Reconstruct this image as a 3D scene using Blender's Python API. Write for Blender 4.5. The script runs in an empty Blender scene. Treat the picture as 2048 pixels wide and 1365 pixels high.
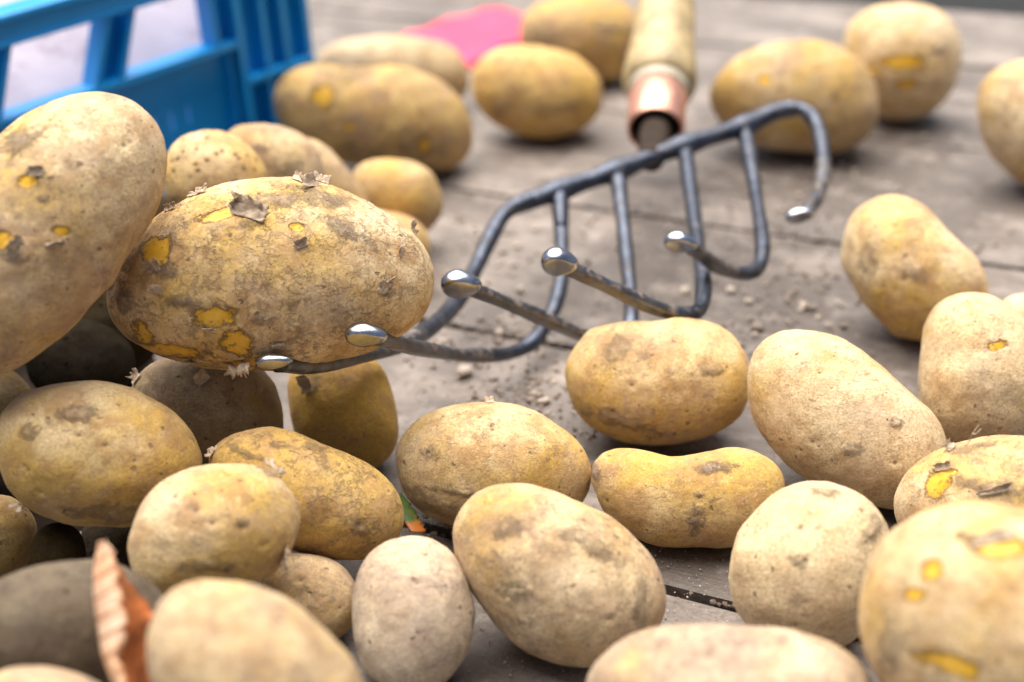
import bpy, bmesh, math, random
import numpy as np
from mathutils import Matrix, Vector
#PLAN-BEGIN
# ---------------------------------------------------------------- camera model
F_PX = 2844.0            # focal length in pixels of a 2048 px wide frame (50 mm on 36 mm)
CX, CY = 1024.0, 682.5
PITCH = math.radians(28.3)
ROLL = math.radians(3.27)
CAM_H = 0.36
_F = np.array([0, math.cos(PITCH), -math.sin(PITCH)])
_R0 = np.array([1.0, 0, 0]); _U0 = np.array([0, math.sin(PITCH), math.cos(PITCH)])
CR = math.cos(ROLL) * _R0 - math.sin(ROLL) * _U0
CU = math.sin(ROLL) * _R0 + math.cos(ROLL) * _U0
CAM = np.array([0, 0, CAM_H])

def ray(x, y):
    v = _F + CR * (x - CX) / F_PX + CU * (CY - y) / F_PX
    return v                                 # not normalised: view depth 1

def at_depth(x, y, dep):
    return CAM + ray(x, y) * dep

def on_z(x, y, z=0.0):
    r = ray(x, y)
    return CAM + r * ((z - CAM_H) / r[2])

def project(p):
    v = np.asarray(p) - CAM
    dep = v @ _F
    return CX + F_PX * (v @ CR) / dep, CY - F_PX * (v @ CU) / dep, dep

# ---------------------------------------------------------------- potatoes: outline in reference units
# name: (outline points, lift factor, thickness factor)   lift 1 = rests on the boards
POT = {
 'P1':  ([(-30,300),(40,235),(100,203),(170,183),(235,185),(290,212),(325,265),(335,330),(318,400),(283,468),(236,545),(172,622),(92,694),(8,748),(-70,775),(-150,740),(-200,650),(-190,520),(-120,390)], 0.715, 1.0),
 'P2':  ([(214,630),(218,575),(250,500),(310,435),(390,390),(480,366),(580,362),(660,376),(750,415),(825,465),(868,530),(875,590),(848,640),(800,676),(720,704),(650,722),(580,738),(480,738),(370,722),(280,695),(232,665)], 0.80, 0.92),
 'P3':  ([(325,345),(345,290),(395,262),(445,265),(495,292),(530,340),(535,390),(510,430),(450,445),(380,435),(335,400)], 0.79, 1.0),
 'P4':  ([(455,262),(490,250),(535,248),(585,262),(625,292),(648,345),(650,400),(610,440),(550,440),(490,400),(455,330)], 0.855, 1.0),
 'P5':  ([(570,285),(610,275),(655,298),(700,345),(732,395),(745,440),(720,490),(650,500),(600,460),(575,380)], 0.935, 1.0),
 'P6':  ([(702,350),(725,328),(775,318),(825,322),(862,345),(882,385),(884,425),(868,455),(830,470),(770,462),(725,430),(703,390)], 0.97, 1.0),
 'P7':  ([(680,450),(720,425),(785,425),(838,448),(858,480),(850,540),(790,580),(720,570),(680,510)], 1.0, 1.0),
 'P8':  ([(545,225),(548,180),(570,146),(610,129),(655,131),(700,134),(760,133),(825,140),(885,165),(925,205),(945,255),(942,305),(920,338),(875,342),(800,338),(720,330),(640,312),(580,280)], 1.0, 1.0),
 'P9':  ([(622,130),(645,98),(700,80),(780,73),(860,80),(910,100),(938,140),(935,190),(890,215),(800,212),(700,195),(640,170)], 1.0, 1.0),
 'P10': ([(944,175),(950,130),(985,102),(1040,91),(1105,98),(1165,120),(1200,160),(1206,205),(1185,245),(1135,270),(1070,276),(1010,262),(965,225)], 1.0, 1.0),
 'P11': ([(1035,75),(1050,30),(1100,0),(1180,-15),(1245,0),(1280,40),(1285,90),(1262,140),(1225,165),(1180,160),(1120,140),(1060,115)], 1.0, 1.0),
 'P12': ([(1420,195),(1432,150),(1470,115),(1530,90),(1600,78),(1670,88),(1720,120),(1750,165),(1756,220),(1740,270),(1695,300),(1620,308),(1540,300),(1470,275),(1430,240)], 1.0, 1.0),
 'P13': ([(1688,90),(1698,45),(1740,15),(1800,5),(1865,15),(1908,50),(1922,100),(1912,160),(1880,215),(1830,240),(1770,235),(1715,195),(1692,140)], 1.0, 1.0),
 'P14': ([(1953,230),(1960,175),(1985,140),(2040,120),(2110,125),(2170,170),(2200,240),(2195,320),(2150,380),(2090,385),(2030,355),(1980,305)], 1.0, 1.0),
 'P15': ([(1686,500),(1692,455),(1720,415),(1760,392),(1805,388),(1845,405),(1885,450),(1930,500),(1965,545),(1980,590),(1965,640),(1920,675),(1855,685),(1790,670),(1735,625),(1700,565)], 1.0, 1.0),
 'P16': ([(1838,760),(1845,690),(1855,635),(1885,598),(1930,586),(1980,592),(2030,620),(2090,680),(2110,760),(2090,840),(2030,885),(1950,900),(1880,888),(1845,830)], 1.0, 1.0),
 'P16B':([(1995,625),(2005,602),(2040,590),(2100,592),(2160,630),(2180,690),(2140,740),(2070,740),(2010,700)], 1.0, 1.0),
 'P17': ([(1130,770),(1135,715),(1160,675),(1210,652),(1280,645),(1350,640),(1420,648),(1470,672),(1500,715),(1500,770),(1488,815),(1450,855),(1380,882),(1300,892),(1230,878),(1165,838)], 1.0, 1.0),
 'P18': ([(1490,760),(1500,710),(1530,675),(1580,658),(1640,660),(1690,680),(1750,725),(1820,785),(1870,835),(1895,890),(1892,945),(1860,995),(1800,1020),(1740,1010),(1650,975),(1575,930),(1525,870),(1497,810)], 1.0, 1.0),
 'P19': ([(1175,950),(1172,925),(1190,903),(1225,895),(1270,900),(1320,912),(1370,914),(1420,905),(1470,898),(1520,905),(1555,930),(1572,965),(1562,1010),(1530,1060),(1480,1085),(1410,1094),(1330,1092),(1260,1075),(1210,1025),(1185,985)], 1.0, 0.95),
 'P20': ([(789,930),(795,885),(830,843),(890,815),(960,806),(1030,812),(1095,835),(1145,870),(1178,920),(1185,970),(1172,1000),(1130,1035),(1060,1050),(980,1055),(890,1045),(830,1015),(800,975)], 1.0, 1.0),
 'P21': ([(580,800),(578,755),(600,715),(650,690),(710,695),(755,725),(782,775),(792,840),(785,900),(750,940),(700,945),(640,930),(600,880)], 1.0, 1.0),
 'P22': ([(262,780),(285,740),(340,715),(420,710),(500,725),(545,765),(565,830),(560,890),(520,940),(440,955),(350,930),(290,870)], 0.95, 1.0),
 'P23': ([(-12,880),(0,825),(45,785),(120,767),(200,768),(280,785),(345,820),(385,865),(402,920),(395,975),(355,1020),(290,1045),(210,1052),(130,1045),(60,1015),(5,955)], 0.89, 1.0),
 'P24': ([(405,910),(420,885),(460,866),(530,858),(600,868),(670,895),(740,930),(785,970),(806,1020),(805,1065),(780,1100),(730,1120),(660,1118),(580,1100),(500,1050),(430,980)], 0.955, 1.0),
 'P25': ([(258,1080),(270,1030),(310,980),(370,942),(440,928),(510,932),(560,960),(590,1000),(597,1050),(580,1100),(540,1150),(470,1165),(400,1185),(340,1200),(290,1175),(262,1130)], 0.89, 1.0),
 'P26': ([(515,1150),(540,1115),(590,1102),(640,1106),(685,1130),(712,1170),(714,1215),(695,1255),(650,1285),(590,1280),(540,1240),(515,1195)], 1.0, 1.0),
 'P27': ([(705,1220),(712,1160),(735,1110),(775,1080),(825,1073),(875,1085),(915,1120),(938,1175),(944,1240),(935,1300),(905,1355),(855,1385),(795,1385),(745,1355),(715,1295)], 1.0, 1.0),
 'P28': ([(908,1080),(915,1030),(940,995),(990,973),(1050,970),(1120,985),(1190,1015),(1255,1060),(1305,1115),(1332,1175),(1330,1240),(1300,1290),(1245,1325),(1180,1336),(1110,1325),(1050,1300),(990,1240),(935,1160)], 1.0, 1.0),
 'P29': ([(1165,1365),(1195,1315),(1260,1275),(1350,1256),(1460,1250),(1560,1258),(1650,1285),(1720,1330),(1755,1390),(1740,1460),(1660,1515),(1540,1545),(1400,1545),(1270,1510),(1190,1440)], 0.94, 0.95),
 'P30': ([(1460,1170),(1462,1120),(1480,1060),(1525,1005),(1590,972),(1650,965),(1710,980),(1755,1015),(1785,1070),(1782,1130),(1765,1190),(1740,1250),(1700,1290),(1640,1300),(1570,1285),(1500,1250)], 1.0, 1.0),
 'P31': ([(1785,1030),(1795,985),(1830,935),(1890,895),(1950,878),(2020,874),(2100,885),(2170,930),(2200,1000),(2190,1070),(2120,1120),(2020,1140),(1910,1125),(1830,1090)], 0.985, 1.0),
 'P32': ([(1714,1230),(1722,1160),(1750,1100),(1800,1050),(1870,1018),(1960,1010),(2060,1020),(2160,1060),(2240,1140),(2280,1250),(2260,1370),(2180,1470),(2060,1520),(1930,1510),(1820,1440),(1740,1330)], 0.92, 1.0),
 'P33': ([(287,1290),(298,1235),(330,1190),(380,1165),(440,1159),(510,1170),(580,1205),(650,1260),(705,1330),(738,1400),(730,1470),(670,1525),(570,1540),(460,1520),(360,1460),(300,1370)], 0.85, 1.0),
 'P34': ([(-90,1240),(-60,1195),(0,1162),(80,1132),(170,1118),(240,1130),(300,1170),(340,1240),(330,1320),(260,1380),(150,1400),(30,1390),(-60,1340)], 0.885, 1.0),
 'P35': ([(-60,1400),(-20,1352),(50,1332),(120,1332),(180,1350),(225,1390),(235,1450),(190,1510),(90,1530),(-10,1500),(-60,1450)], 0.85, 1.0),
 'P36': ([(-110,1060),(-70,1010),(-10,990),(40,1005),(68,1045),(66,1095),(40,1140),(-10,1168),(-70,1150),(-105,1110)], 0.97, 1.0),
 'P38': ([(60,690),(110,650),(180,640),(240,670),(270,730),(240,790),(170,820),(100,800),(60,750)], 0.93, 1.0),
 'P39': ([(-150,820),(-90,740),(0,730),(60,770),(70,850),(20,920),(-70,940),(-140,890)], 0.93, 1.0),
 'P40': ([(150,480),(190,410),(260,375),(325,385),(350,450),(345,550),(270,610),(180,580)], 0.97, 1.0),
 'P41': ([(-140,560),(-60,500),(30,500),(80,560),(70,640),(0,690),(-90,680),(-150,630)], 1.0, 1.0),
 'P42': ([(-330,700),(-240,640),(-150,650),(-110,720),(-130,800),(-220,840),(-310,800)], 0.9, 1.0),
 'P43': ([(60,1110),(75,1065),(115,1045),(155,1070),(168,1120),(150,1170),(105,1185),(68,1160)], 0.94, 1.0),
 'P44': ([(-480,420),(-380,340),(-270,350),(-235,470),(-240,600),(-310,680),(-420,650),(-490,540)], 0.85, 1.0),
 'P45': ([(-420,900),(-330,840),(-200,850),(-130,930),(-140,1050),(-230,1120),(-350,1100),(-420,1010)], 0.87, 1.0),
 'P46': ([(-420,1200),(-330,1140),(-200,1150),(-130,1230),(-130,1350),(-230,1420),(-350,1400),(-420,1310)], 0.87, 1.0),
 'P47': ([(120,600),(190,535),(280,545),(330,630),(300,725),(210,750),(130,700)], .97, 1.0),
 'P37': ([(160,1090),(168,1055),(205,1035),(255,1035),(292,1060),(300,1100),(275,1135),(220,1142),(175,1125)], 1.0, 1.0),
}

def smooth_radii(outline, nth=720):
    """outline -> (centre, function theta->R) in outline's own units"""
    P = np.array(outline, float); c = P.mean(0)
    # area centroid
    x, y = P[:,0], P[:,1]; x2, y2 = np.roll(x,-1), np.roll(y,-1)
    a = x*y2 - x2*y; A = a.sum()/2
    c = np.array([((x+x2)*a).sum()/(6*A), ((y+y2)*a).sum()/(6*A)])
    return c

def radial_table(L, n=360):
    th = np.arctan2(L[:,1], L[:,0]); R = np.hypot(L[:,0], L[:,1])
    o = np.argsort(th); th, R = th[o], R[o]
    th3 = np.concatenate([th-2*np.pi, th, th+2*np.pi]); R3 = np.concatenate([R,R,R])
    # catmull-rom style cubic hermite over non-uniform knots
    m = np.gradient(R3, th3)
    q = np.linspace(-np.pi, np.pi, n, endpoint=False)
    i = np.searchsorted(th3, q) - 1
    h = th3[i+1]-th3[i]; t = (q-th3[i])/h
    v = (2*t**3-3*t**2+1)*R3[i] + (t**3-2*t**2+t)*h*m[i] + (-2*t**3+3*t**2)*R3[i+1] + (t**3-t**2)*h*m[i+1]
    # light smoothing
    f = np.fft.rfft(v); k = np.arange(len(f)); f *= np.exp(-(k/9.0)**2)
    return np.fft.irfft(f, n)

def lookup(tab, th):
    n = len(tab); u = (th+np.pi)/(2*np.pi)*n; i = np.floor(u).astype(int); t = u-i
    return tab[i % n]*(1-t) + tab[(i+1) % n]*t

def potato_frame(name):
    pts, lift, tf = POT[name]
    c = smooth_radii(pts)
    r = ray(*c); rl = np.linalg.norm(r); n = r/rl
    X = np.cross(n, CU); X /= np.linalg.norm(X); Y = np.cross(X, n)
    L = []
    for (px, py) in pts:                     # unit distance plane perpendicular to the ray
        q = ray(px, py); q = q/(q @ n)
        q = q - n
        L.append((q @ X, q @ Y))
    L = np.array(L)
    tab = radial_table(L)
    # equivalent ellipse from the second moments
    th = np.linspace(-np.pi, np.pi, len(tab), endpoint=False)
    w = tab**4/4
    sxx = (w*np.cos(th)**2).sum(); syy = (w*np.sin(th)**2).sum(); sxy = (w*np.cos(th)*np.sin(th)).sum()
    Ar = (tab**2/2).sum()
    M = np.array([[sxx, sxy],[sxy, syy]])/Ar*4
    ev, E = np.linalg.eigh(M); b, a = np.sqrt(ev)
    Mi = np.linalg.inv(M)
    rell = 1/np.sqrt(Mi[0,0]*np.cos(th)**2 + 2*Mi[0,1]*np.cos(th)*np.sin(th) + Mi[1,1]*np.sin(th)**2)
    T = tf*(0.92*b + 0.08*a)
    return dict(n=n, X=X, Y=Y, tab=tab, ell=rell, T=T, a=a, b=b, lift=lift, c=c)

def potato_points(fr, D):
    """D: unit directions (N,3) in local x,y,z (z to camera).  Unit distance shape."""
    ph = np.arcsin(np.clip(D[:,2], -1, 1)); th = np.arctan2(D[:,1], D[:,0])
    cph = np.cos(ph)
    w = cph**2
    R = lookup(fr['ell'], th)*(1-w) + lookup(fr['tab'], th)*w
    return np.stack([R*cph*np.cos(th), R*cph*np.sin(th), fr['T']*np.sin(ph)], 1)

def solve_potato(name):
    fr = potato_frame(name)
    k = np.arange(4000)+.5; ph = np.arccos(1-2*k/4000); g = np.pi*(1+5**.5)*k
    D = np.stack([np.cos(g)*np.sin(ph), np.sin(g)*np.sin(ph), np.cos(ph)], 1)
    P = potato_points(fr, D)
    W = P[:,0:1]*fr['X'] + P[:,1:2]*fr['Y'] - P[:,2:3]*fr['n']
    d0 = CAM_H / -(fr['n'][2] + W[:,2].min())
    fr['d'] = d0*fr['lift']; fr['centre'] = CAM + fr['n']*fr['d']
    fr['W'] = W*fr['d'] + fr['centre']
    return fr
#PLAN-END
# ---------------------------------------------------------------- scene, camera, light
sc = bpy.context.scene
COL = sc.collection
random.seed(7); RNG = np.random.default_rng(7)

cam_data = bpy.data.cameras.new('camera'); cam = bpy.data.objects.new('camera', cam_data); COL.objects.link(cam)
cam_data.lens = F_PX / 2048 * 36; cam_data.sensor_width = 36; cam_data.clip_start = 0.02; cam_data.clip_end = 500
cam.matrix_world = Matrix(((CR[0], CU[0], -_F[0], 0), (CR[1], CU[1], -_F[1], 0), (CR[2], CU[2], -_F[2], CAM_H), (0, 0, 0, 1)))
cam_data.dof.use_dof = True; cam_data.dof.focus_distance = 0.575; cam_data.dof.aperture_fstop = 4.7
sc.camera = cam

SUN_EL, SUN_AZ = math.radians(74), math.radians(-20)    # behind the heap, a little to the left
world = bpy.data.worlds.new('World'); sc.world = world; world.use_nodes = True
wn = world.node_tree.nodes; wl = world.node_tree.links; bg = wn['Background']
sky = wn.new('ShaderNodeTexSky'); sky.sky_type = 'NISHITA'; sky.sun_disc = False
sky.sun_elevation = SUN_EL; sky.sun_rotation = SUN_AZ; sky.air_density = 1.0; sky.dust_density = 5.0; sky.ozone_density = 0.6
wl.new(sky.outputs[0], bg.inputs[0]); bg.inputs[1].default_value = 0.058
sun = bpy.data.lights.new('sun', 'SUN'); sun.energy = 4.1; sun.angle = math.radians(75); sun.color = (1, .95, .88)
sun_o = bpy.data.objects.new('sun', sun); COL.objects.link(sun_o)
sd = Vector((math.sin(SUN_AZ)*math.cos(SUN_EL), math.cos(SUN_AZ)*math.cos(SUN_EL), math.sin(SUN_EL)))
sun_o.rotation_euler = sd.to_track_quat('Z', 'Y').to_euler()
sc.view_settings.view_transform = 'Standard'; sc.view_settings.look = 'None'
sc.view_settings.exposure = 1.05; sc.view_settings.gamma = 1
sc.cycles.use_denoising = True; sc.cycles.max_bounces = 6

# ---------------------------------------------------------------- helpers
def tag(o, label=None, cat=None, group=None, kind=None):
    if label: o['label'] = label
    if cat: o['category'] = cat
    if group: o['group'] = group
    if kind: o['kind'] = kind
    return o

def mesh_obj(name, verts, faces, mat, parent=None, smooth=True, origin=None):
    me = bpy.data.meshes.new(name)
    V = np.asarray(verts, float)
    if origin is not None: V = V - np.asarray(origin)
    me.from_pydata(V.tolist(), [], [list(f) for f in faces])
    if mat: me.materials.append(mat)
    if smooth: me.polygons.foreach_set('use_smooth', [True]*len(me.polygons))
    me.update()
    o = bpy.data.objects.new(name, me); COL.objects.link(o)
    if origin is not None: o.location = Vector(origin)
    if parent: set_parent(o, parent)
    return o

def set_parent(o, p):
    w = o.matrix_basis.copy(); o.parent = p
    o.matrix_parent_inverse = world_of(p).inverted(); o.matrix_basis = w

def world_of(o):
    m = o.matrix_basis.copy()
    if o.parent: m = world_of(o.parent) @ o.matrix_parent_inverse @ m
    return m

def empty(name, loc):
    o = bpy.data.objects.new(name, None); COL.objects.link(o); o.location = Vector(loc); o.empty_display_size = .02
    return o

def vnoise(P, seed=0):
    """smooth value noise in [-1,1], P (N,3)"""
    P = P + np.array([37.1, 91.7, 53.3])*(1 + seed*.37)
    I = np.floor(P).astype(np.int64); f = P - I; f = f*f*f*(f*(f*6-15)+10)
    out = 0
    for dx in (0, 1):
        for dy in (0, 1):
            for dz in (0, 1):
                h = ((I[:,0]+dx)*73856093) ^ ((I[:,1]+dy)*19349663) ^ ((I[:,2]+dz)*83492791) ^ (seed*2654435761)
                h = (h ^ (h >> 13))*1274126177 & 0xffffffff; h = (h ^ (h >> 16)) & 0xffff
                w = (f[:,0] if dx else 1-f[:,0])*(f[:,1] if dy else 1-f[:,1])*(f[:,2] if dz else 1-f[:,2])
                out = out + w*(h/32767.5-1)
    return out

def fbm(P, octs, seed=0, rough=.5):
    a, s, o = 1.0, 0.0, 0
    for k in range(octs):
        o = o + a*vnoise(P*2**k, seed+k*17); s += a; a *= rough
    return o/s

def catmull(pts, n=10):
    P = np.array(pts, float); Q = np.vstack([2*P[0]-P[1], P, 2*P[-1]-P[-2]]); out = []
    for i in range(1, len(Q)-2):
        p0, p1, p2, p3 = Q[i-1], Q[i], Q[i+1], Q[i+2]
        for k in range(n):
            t = k/n
            out.append(.5*((2*p1)+(-p0+p2)*t+(2*p0-5*p1+4*p2-p3)*t*t+(-p0+3*p1-3*p2+p3)*t**3))
    out.append(Q[-2]); return np.array(out)

def tube(P, R, seg=16, caps=True, flat=None):
    """sweep circle of radius R[i] along P -> verts, faces; flat=(dir, keep) squashes the side facing dir"""
    P = np.asarray(P); n = len(P); R = np.broadcast_to(R, (n,)) if np.ndim(R) == 0 else np.asarray(R)
    T = np.gradient(P, axis=0); T /= np.linalg.norm(T, axis=1)[:,None]
    up = np.array([0, 0, 1.0]);
    if abs(T[0] @ up) > .9: up = np.array([1.0, 0, 0])
    N = np.cross(np.cross(T[0], up), T[0]); N /= np.linalg.norm(N)
    V = []
    for i in range(n):
        N = N - (N @ T[i])*T[i]; N /= np.linalg.norm(N); B = np.cross(T[i], N)
        for k in range(seg):
            a = 2*math.pi*k/seg; d = N*math.cos(a) + B*math.sin(a)
            o = d*R[i]
            if flat is not None:
                s = o @ flat[0]; lim = flat[1]*R[i]
                if s > lim: o = o - flat[0]*(s-lim)
            V.append(P[i] + o)
    F = [[i*seg+k, i*seg+(k+1) % seg, (i+1)*seg+(k+1) % seg, (i+1)*seg+k] for i in range(n-1) for k in range(seg)]
    if caps: F.append(list(range(seg))[::-1]); F.append([(n-1)*seg+k for k in range(seg)])
    return V, F

def box_vf(x0, x1, y0, y1, z0, z1):
    V = [(x, y, z) for x in (x0, x1) for y in (y0, y1) for z in (z0, z1)]
    return V, [[0,1,3,2],[4,6,7,5],[0,4,5,1],[2,3,7,6],[0,2,6,4],[1,5,7,3]]

def bevel_obj(o, w, seg=2):
    m = o.modifiers.new('bevel', 'BEVEL'); m.width = w; m.segments = seg; m.limit_method = 'ANGLE'; return o

# ---------------------------------------------------------------- materials
class NT:
    def __init__(s, name):
        s.m = bpy.data.materials.new(name); s.m.use_nodes = True; s.t = s.m.node_tree; s.b = s.t.nodes['Principled BSDF']
    def n(s, typ, **kw):
        x = s.t.nodes.new(typ)
        for k, v in kw.items(): setattr(x, k, v)
        return x
    def l(s, a, b): s.t.links.new(a, b)
    def val(s, inp, v):
        if isinstance(v, (int, float)): inp.default_value = v
        elif isinstance(v, tuple): inp.default_value = v if len(v) == 4 else (*v, 1) if len(inp.default_value) == 4 else v
        else: s.l(v, inp)
    def noise(s, vec, scale, det=4, rough=.55, dist=0.0):
        x = s.n('ShaderNodeTexNoise'); s.l(vec, x.inputs['Vector']); x.inputs['Scale'].default_value = scale
        x.inputs['Detail'].default_value = det; x.inputs['Roughness'].default_value = rough; x.inputs['Distortion'].default_value = dist
        return x.outputs[0]
    def vor(s, vec, scale, feature='F1', out=0, rnd=1.0):
        x = s.n('ShaderNodeTexVoronoi', feature=feature); s.l(vec, x.inputs['Vector']); x.inputs['Scale'].default_value = scale
        x.inputs['Randomness'].default_value = rnd
        return x.outputs[out]
    def ramp(s, v, a, b, lo=0.0, hi=1.0):
        x = s.n('ShaderNodeMapRange', interpolation_type='SMOOTHSTEP'); s.val(x.inputs[0], v)
        x.inputs[1].default_value = a; x.inputs[2].default_value = b; x.inputs[3].default_value = lo; x.inputs[4].default_value = hi
        return x.outputs[0]
    def math(s, op, a, b=0.0, c=None):
        x = s.n('ShaderNodeMath', operation=op); s.val(x.inputs[0], a); s.val(x.inputs[1], b)
        if c is not None: s.val(x.inputs[2], c)
        return x.outputs[0]
    def mix(s, f, a, b, mode='MIX'):
        x = s.n('ShaderNodeMix', data_type='RGBA', blend_type=mode); s.val(x.inputs[0], f); s.val(x.inputs[6], a); s.val(x.inputs[7], b)
        return x.outputs[2]
    def attr(s, name, out=2):
        x = s.n('ShaderNodeAttribute', attribute_name=name); return x.outputs[out]
    def obj(s, offset=True):
        c = s.n('ShaderNodeTexCoord').outputs['Object']
        if not offset: return c
        r = s.n('ShaderNodeObjectInfo').outputs['Random']
        v = s.n('ShaderNodeVectorMath', operation='MULTIPLY_ADD'); cmb = s.n('ShaderNodeCombineXYZ')
        for i in range(3): s.l(r, cmb.inputs[i])
        s.l(cmb.outputs[0], v.inputs[0]); v.inputs[1].default_value = (13.1, 7.7, 21.3); s.l(c, v.inputs[2])
        return v.outputs[0]
    def warp(s, vec, scale, amt):
        x = s.n('ShaderNodeTexNoise'); s.l(vec, x.inputs['Vector']); x.inputs['Scale'].default_value = scale; x.inputs['Detail'].default_value = 3
        v = s.n('ShaderNodeVectorMath', operation='MULTIPLY_ADD'); s.l(x.outputs[1], v.inputs[0]); v.inputs[1].default_value = (amt,)*3; s.l(vec, v.inputs[2])
        return v.outputs[0]
    def stretch(s, vec, sx, sy, sz):
        v = s.n('ShaderNodeVectorMath', operation='MULTIPLY'); s.l(vec, v.inputs[0]); v.inputs[1].default_value = (sx, sy, sz); return v.outputs[0]
    def bump(s, h, dist, strength=1.0, prev=None):
        x = s.n('ShaderNodeBump'); s.val(x.inputs['Height'], h); x.inputs['Distance'].default_value = dist; x.inputs['Strength'].default_value = strength
        if prev is not None: s.l(prev, x.inputs['Normal'])
        return x.outputs[0]
    def set(s, **kw):
        for k, v in kw.items(): s.val(s.b.inputs[k.replace('_', ' ')], v)
        return s.m

def potato_material():
    t = NT('potato_skin'); v = t.obj(); w = t.warp(v, 60, .012); w2 = t.warp(v, 260, .004)
    tone = t.attr('tone'); grime = t.attr('grime'); peel_a = t.attr('peel'); soil_a = t.attr('soil'); eye_a = t.attr('eye'); net_a = t.attr('net')
    n1 = t.noise(w, 26, 4); n2 = t.noise(w, 70, 5, .6); n3 = t.noise(v, 900, 4, .65); n4 = t.noise(w, 16, 3)
    gold = t.ramp(t.math('ADD', n1, t.math('MULTIPLY', t.math('SUBTRACT', tone, .5), .5)), .38, .62)
    pale_c = t.mix(t.ramp(tone, .3, .9), (.80, .625, .385), (.72, .51, .245))
    skin = t.mix(gold, pale_c, (.645, .425, .125))
    lite = t.ramp(tone, .55, 1.0, 1.0, .25)
    cream = t.math('MULTIPLY', t.ramp(n4, .46, .64, 0, .8), lite)
    skin = t.mix(cream, skin, (.86, .71, .47))
    tan = t.ramp(n2, .44, .66, 0, .80)
    skin = t.mix(t.math('MULTIPLY', tan, t.ramp(tone, .2, .6, .45, 1)), skin, (.45, .265, .115))
    # fine stipple of the skin
    skin = t.mix(t.ramp(n3, .38, .70, 0, .60), skin, (.38, .235, .11))
    n6 = t.noise(v, 1700, 3, .6); n7 = t.noise(w, 380, 5, .7)
    skin = t.mix(t.ramp(n6, .52, .68, 0, .45), skin, (.30, .185, .09))
    skin = t.mix(t.math('MULTIPLY', t.ramp(n7, .50, .66), t.ramp(t.noise(w, 45, 4), .42, .6, .05, .55)), skin, (.36, .235, .13))
    skin = t.mix(t.math('MULTIPLY', t.ramp(n7, .46, .34, 0, .34), lite), skin, (.84, .70, .48))
    # scurf: fine netted cracks
    w3 = t.warp(v, 420, .0035)
    rg = t.math('ABSOLUTE', t.math('SUBTRACT', t.noise(w3, 150, 5, .65), .5)); rg2 = t.math('ABSOLUTE', t.math('SUBTRACT', t.noise(w3, 420, 4, .6), .5))
    ed = t.math('MULTIPLY', rg, 2.2); ed2 = t.math('MULTIPLY', rg2, 2.2)
    netm = t.math('MULTIPLY', t.ramp(ed, .0, .09, 1, 0), t.math('MULTIPLY', net_a, t.ramp(t.noise(v, 90, 3), .40, .60)))
    netm2 = t.math('MULTIPLY', t.ramp(ed2, 0, .12, 1, 0), t.ramp(t.noise(v, 130, 3), .48, .66, 0, .45))
    skin = t.mix(t.math('MULTIPLY', netm, .45), skin, (.33, .215, .125))
    skin = t.mix(netm2, skin, (.29, .19, .10))
    # short brown scuffs
    ds = t.noise(t.warp(t.stretch(v, 1.0, 3.6, 2.2), 90, .01), 170, 3, .6); ds = t.math('MULTIPLY', t.ramp(ds, .60, .68), t.ramp(t.noise(v, 50, 3), .42, .6, 0, .7))
    skin = t.mix(ds, skin, (.33, .21, .13))
    # dry soil film, ragged
    dn = t.noise(w, 48, 9, .72); dn2 = t.noise(w2, 210, 6, .7); dn3 = t.noise(w, 20, 4, .6)
    lev = t.math('ADD', t.math('MULTIPLY', dn, .60), t.math('ADD', t.math('MULTIPLY', dn2, .22), t.math('MULTIPLY', dn3, .30)))
    lev = t.math('ADD', lev, t.math('MULTIPLY', grime, .28))
    film = t.ramp(lev, .60, .83)
    film_c = t.mix(t.ramp(n7, .38, .62), (.27, .18, .13), (.44, .31, .205))
    skin = t.mix(t.math('MULTIPLY', film, .85), skin, film_c)
    blot = t.math('MULTIPLY', t.ramp(t.math('ADD', t.noise(w2, 110, 7, .75), t.math('MULTIPLY', grime, .07)), .57, .72), .65)
    skin = t.mix(blot, skin, (.25, .165, .12))
    # light dust
    dust = t.math('MULTIPLY', t.ramp(t.noise(w, 33, 5, .6), .50, .72), t.math('MULTIPLY', lite, .36))
    skin = t.mix(dust, skin, (.66, .51, .38))
    # lenticels
    vd = t.vor(w2, 190); vc = t.vor(w2, 190, out=1)
    sep = t.n('ShaderNodeSeparateColor'); t.l(vc, sep.inputs[0])
    gate = t.ramp(sep.outputs[0], .62, .68); size = t.math('MULTIPLY_ADD', sep.outputs[1], .14, .05)
    spot = t.math('MULTIPLY', t.ramp(t.math('SUBTRACT', vd, size), -.03, .05, 1, 0), gate)
    skin = t.mix(t.math('MULTIPLY', spot, .75), skin, (.17, .105, .06))
    vd2 = t.vor(v, 620); spot2 = t.ramp(vd2, .13, .22, 1, 0)
    spot2 = t.math('MULTIPLY', spot2, t.ramp(t.noise(v, 60, 2), .45, .6))
    skin = t.mix(t.math('MULTIPLY', spot2, .55), skin, (.23, .14, .07))
    # pricked pores where the attribute asks for them
    pore_a = t.attr('pore'); vp = t.vor(v, 205, rnd=.8); pore = t.math('MULTIPLY', t.ramp(vp, .20, .34, 1, 0), pore_a)
    skin = t.mix(t.math('MULTIPLY', pore, .85), skin, (.17, .10, .045))
    # soil caked on
    soil_m = t.attr('clod'); edge = t.noise(w2, 130, 9, .8)
    soil = t.math('MULTIPLY', t.ramp(t.math('ADD', soil_a, t.math('MULTIPLY', t.math('SUBTRACT', edge, .5), 2.6)), .34, .85), t.ramp(soil_a, .02, .35))
    soil_c = t.mix(t.ramp(n3, .35, .65), (.15, .11, .09), (.28, .215, .17))
    skin = t.mix(t.math('MULTIPLY', t.math('MULTIPLY', soil, soil_m), t.ramp(n7, .30, .55, .45, 1.0)), skin, soil_c)
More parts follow.
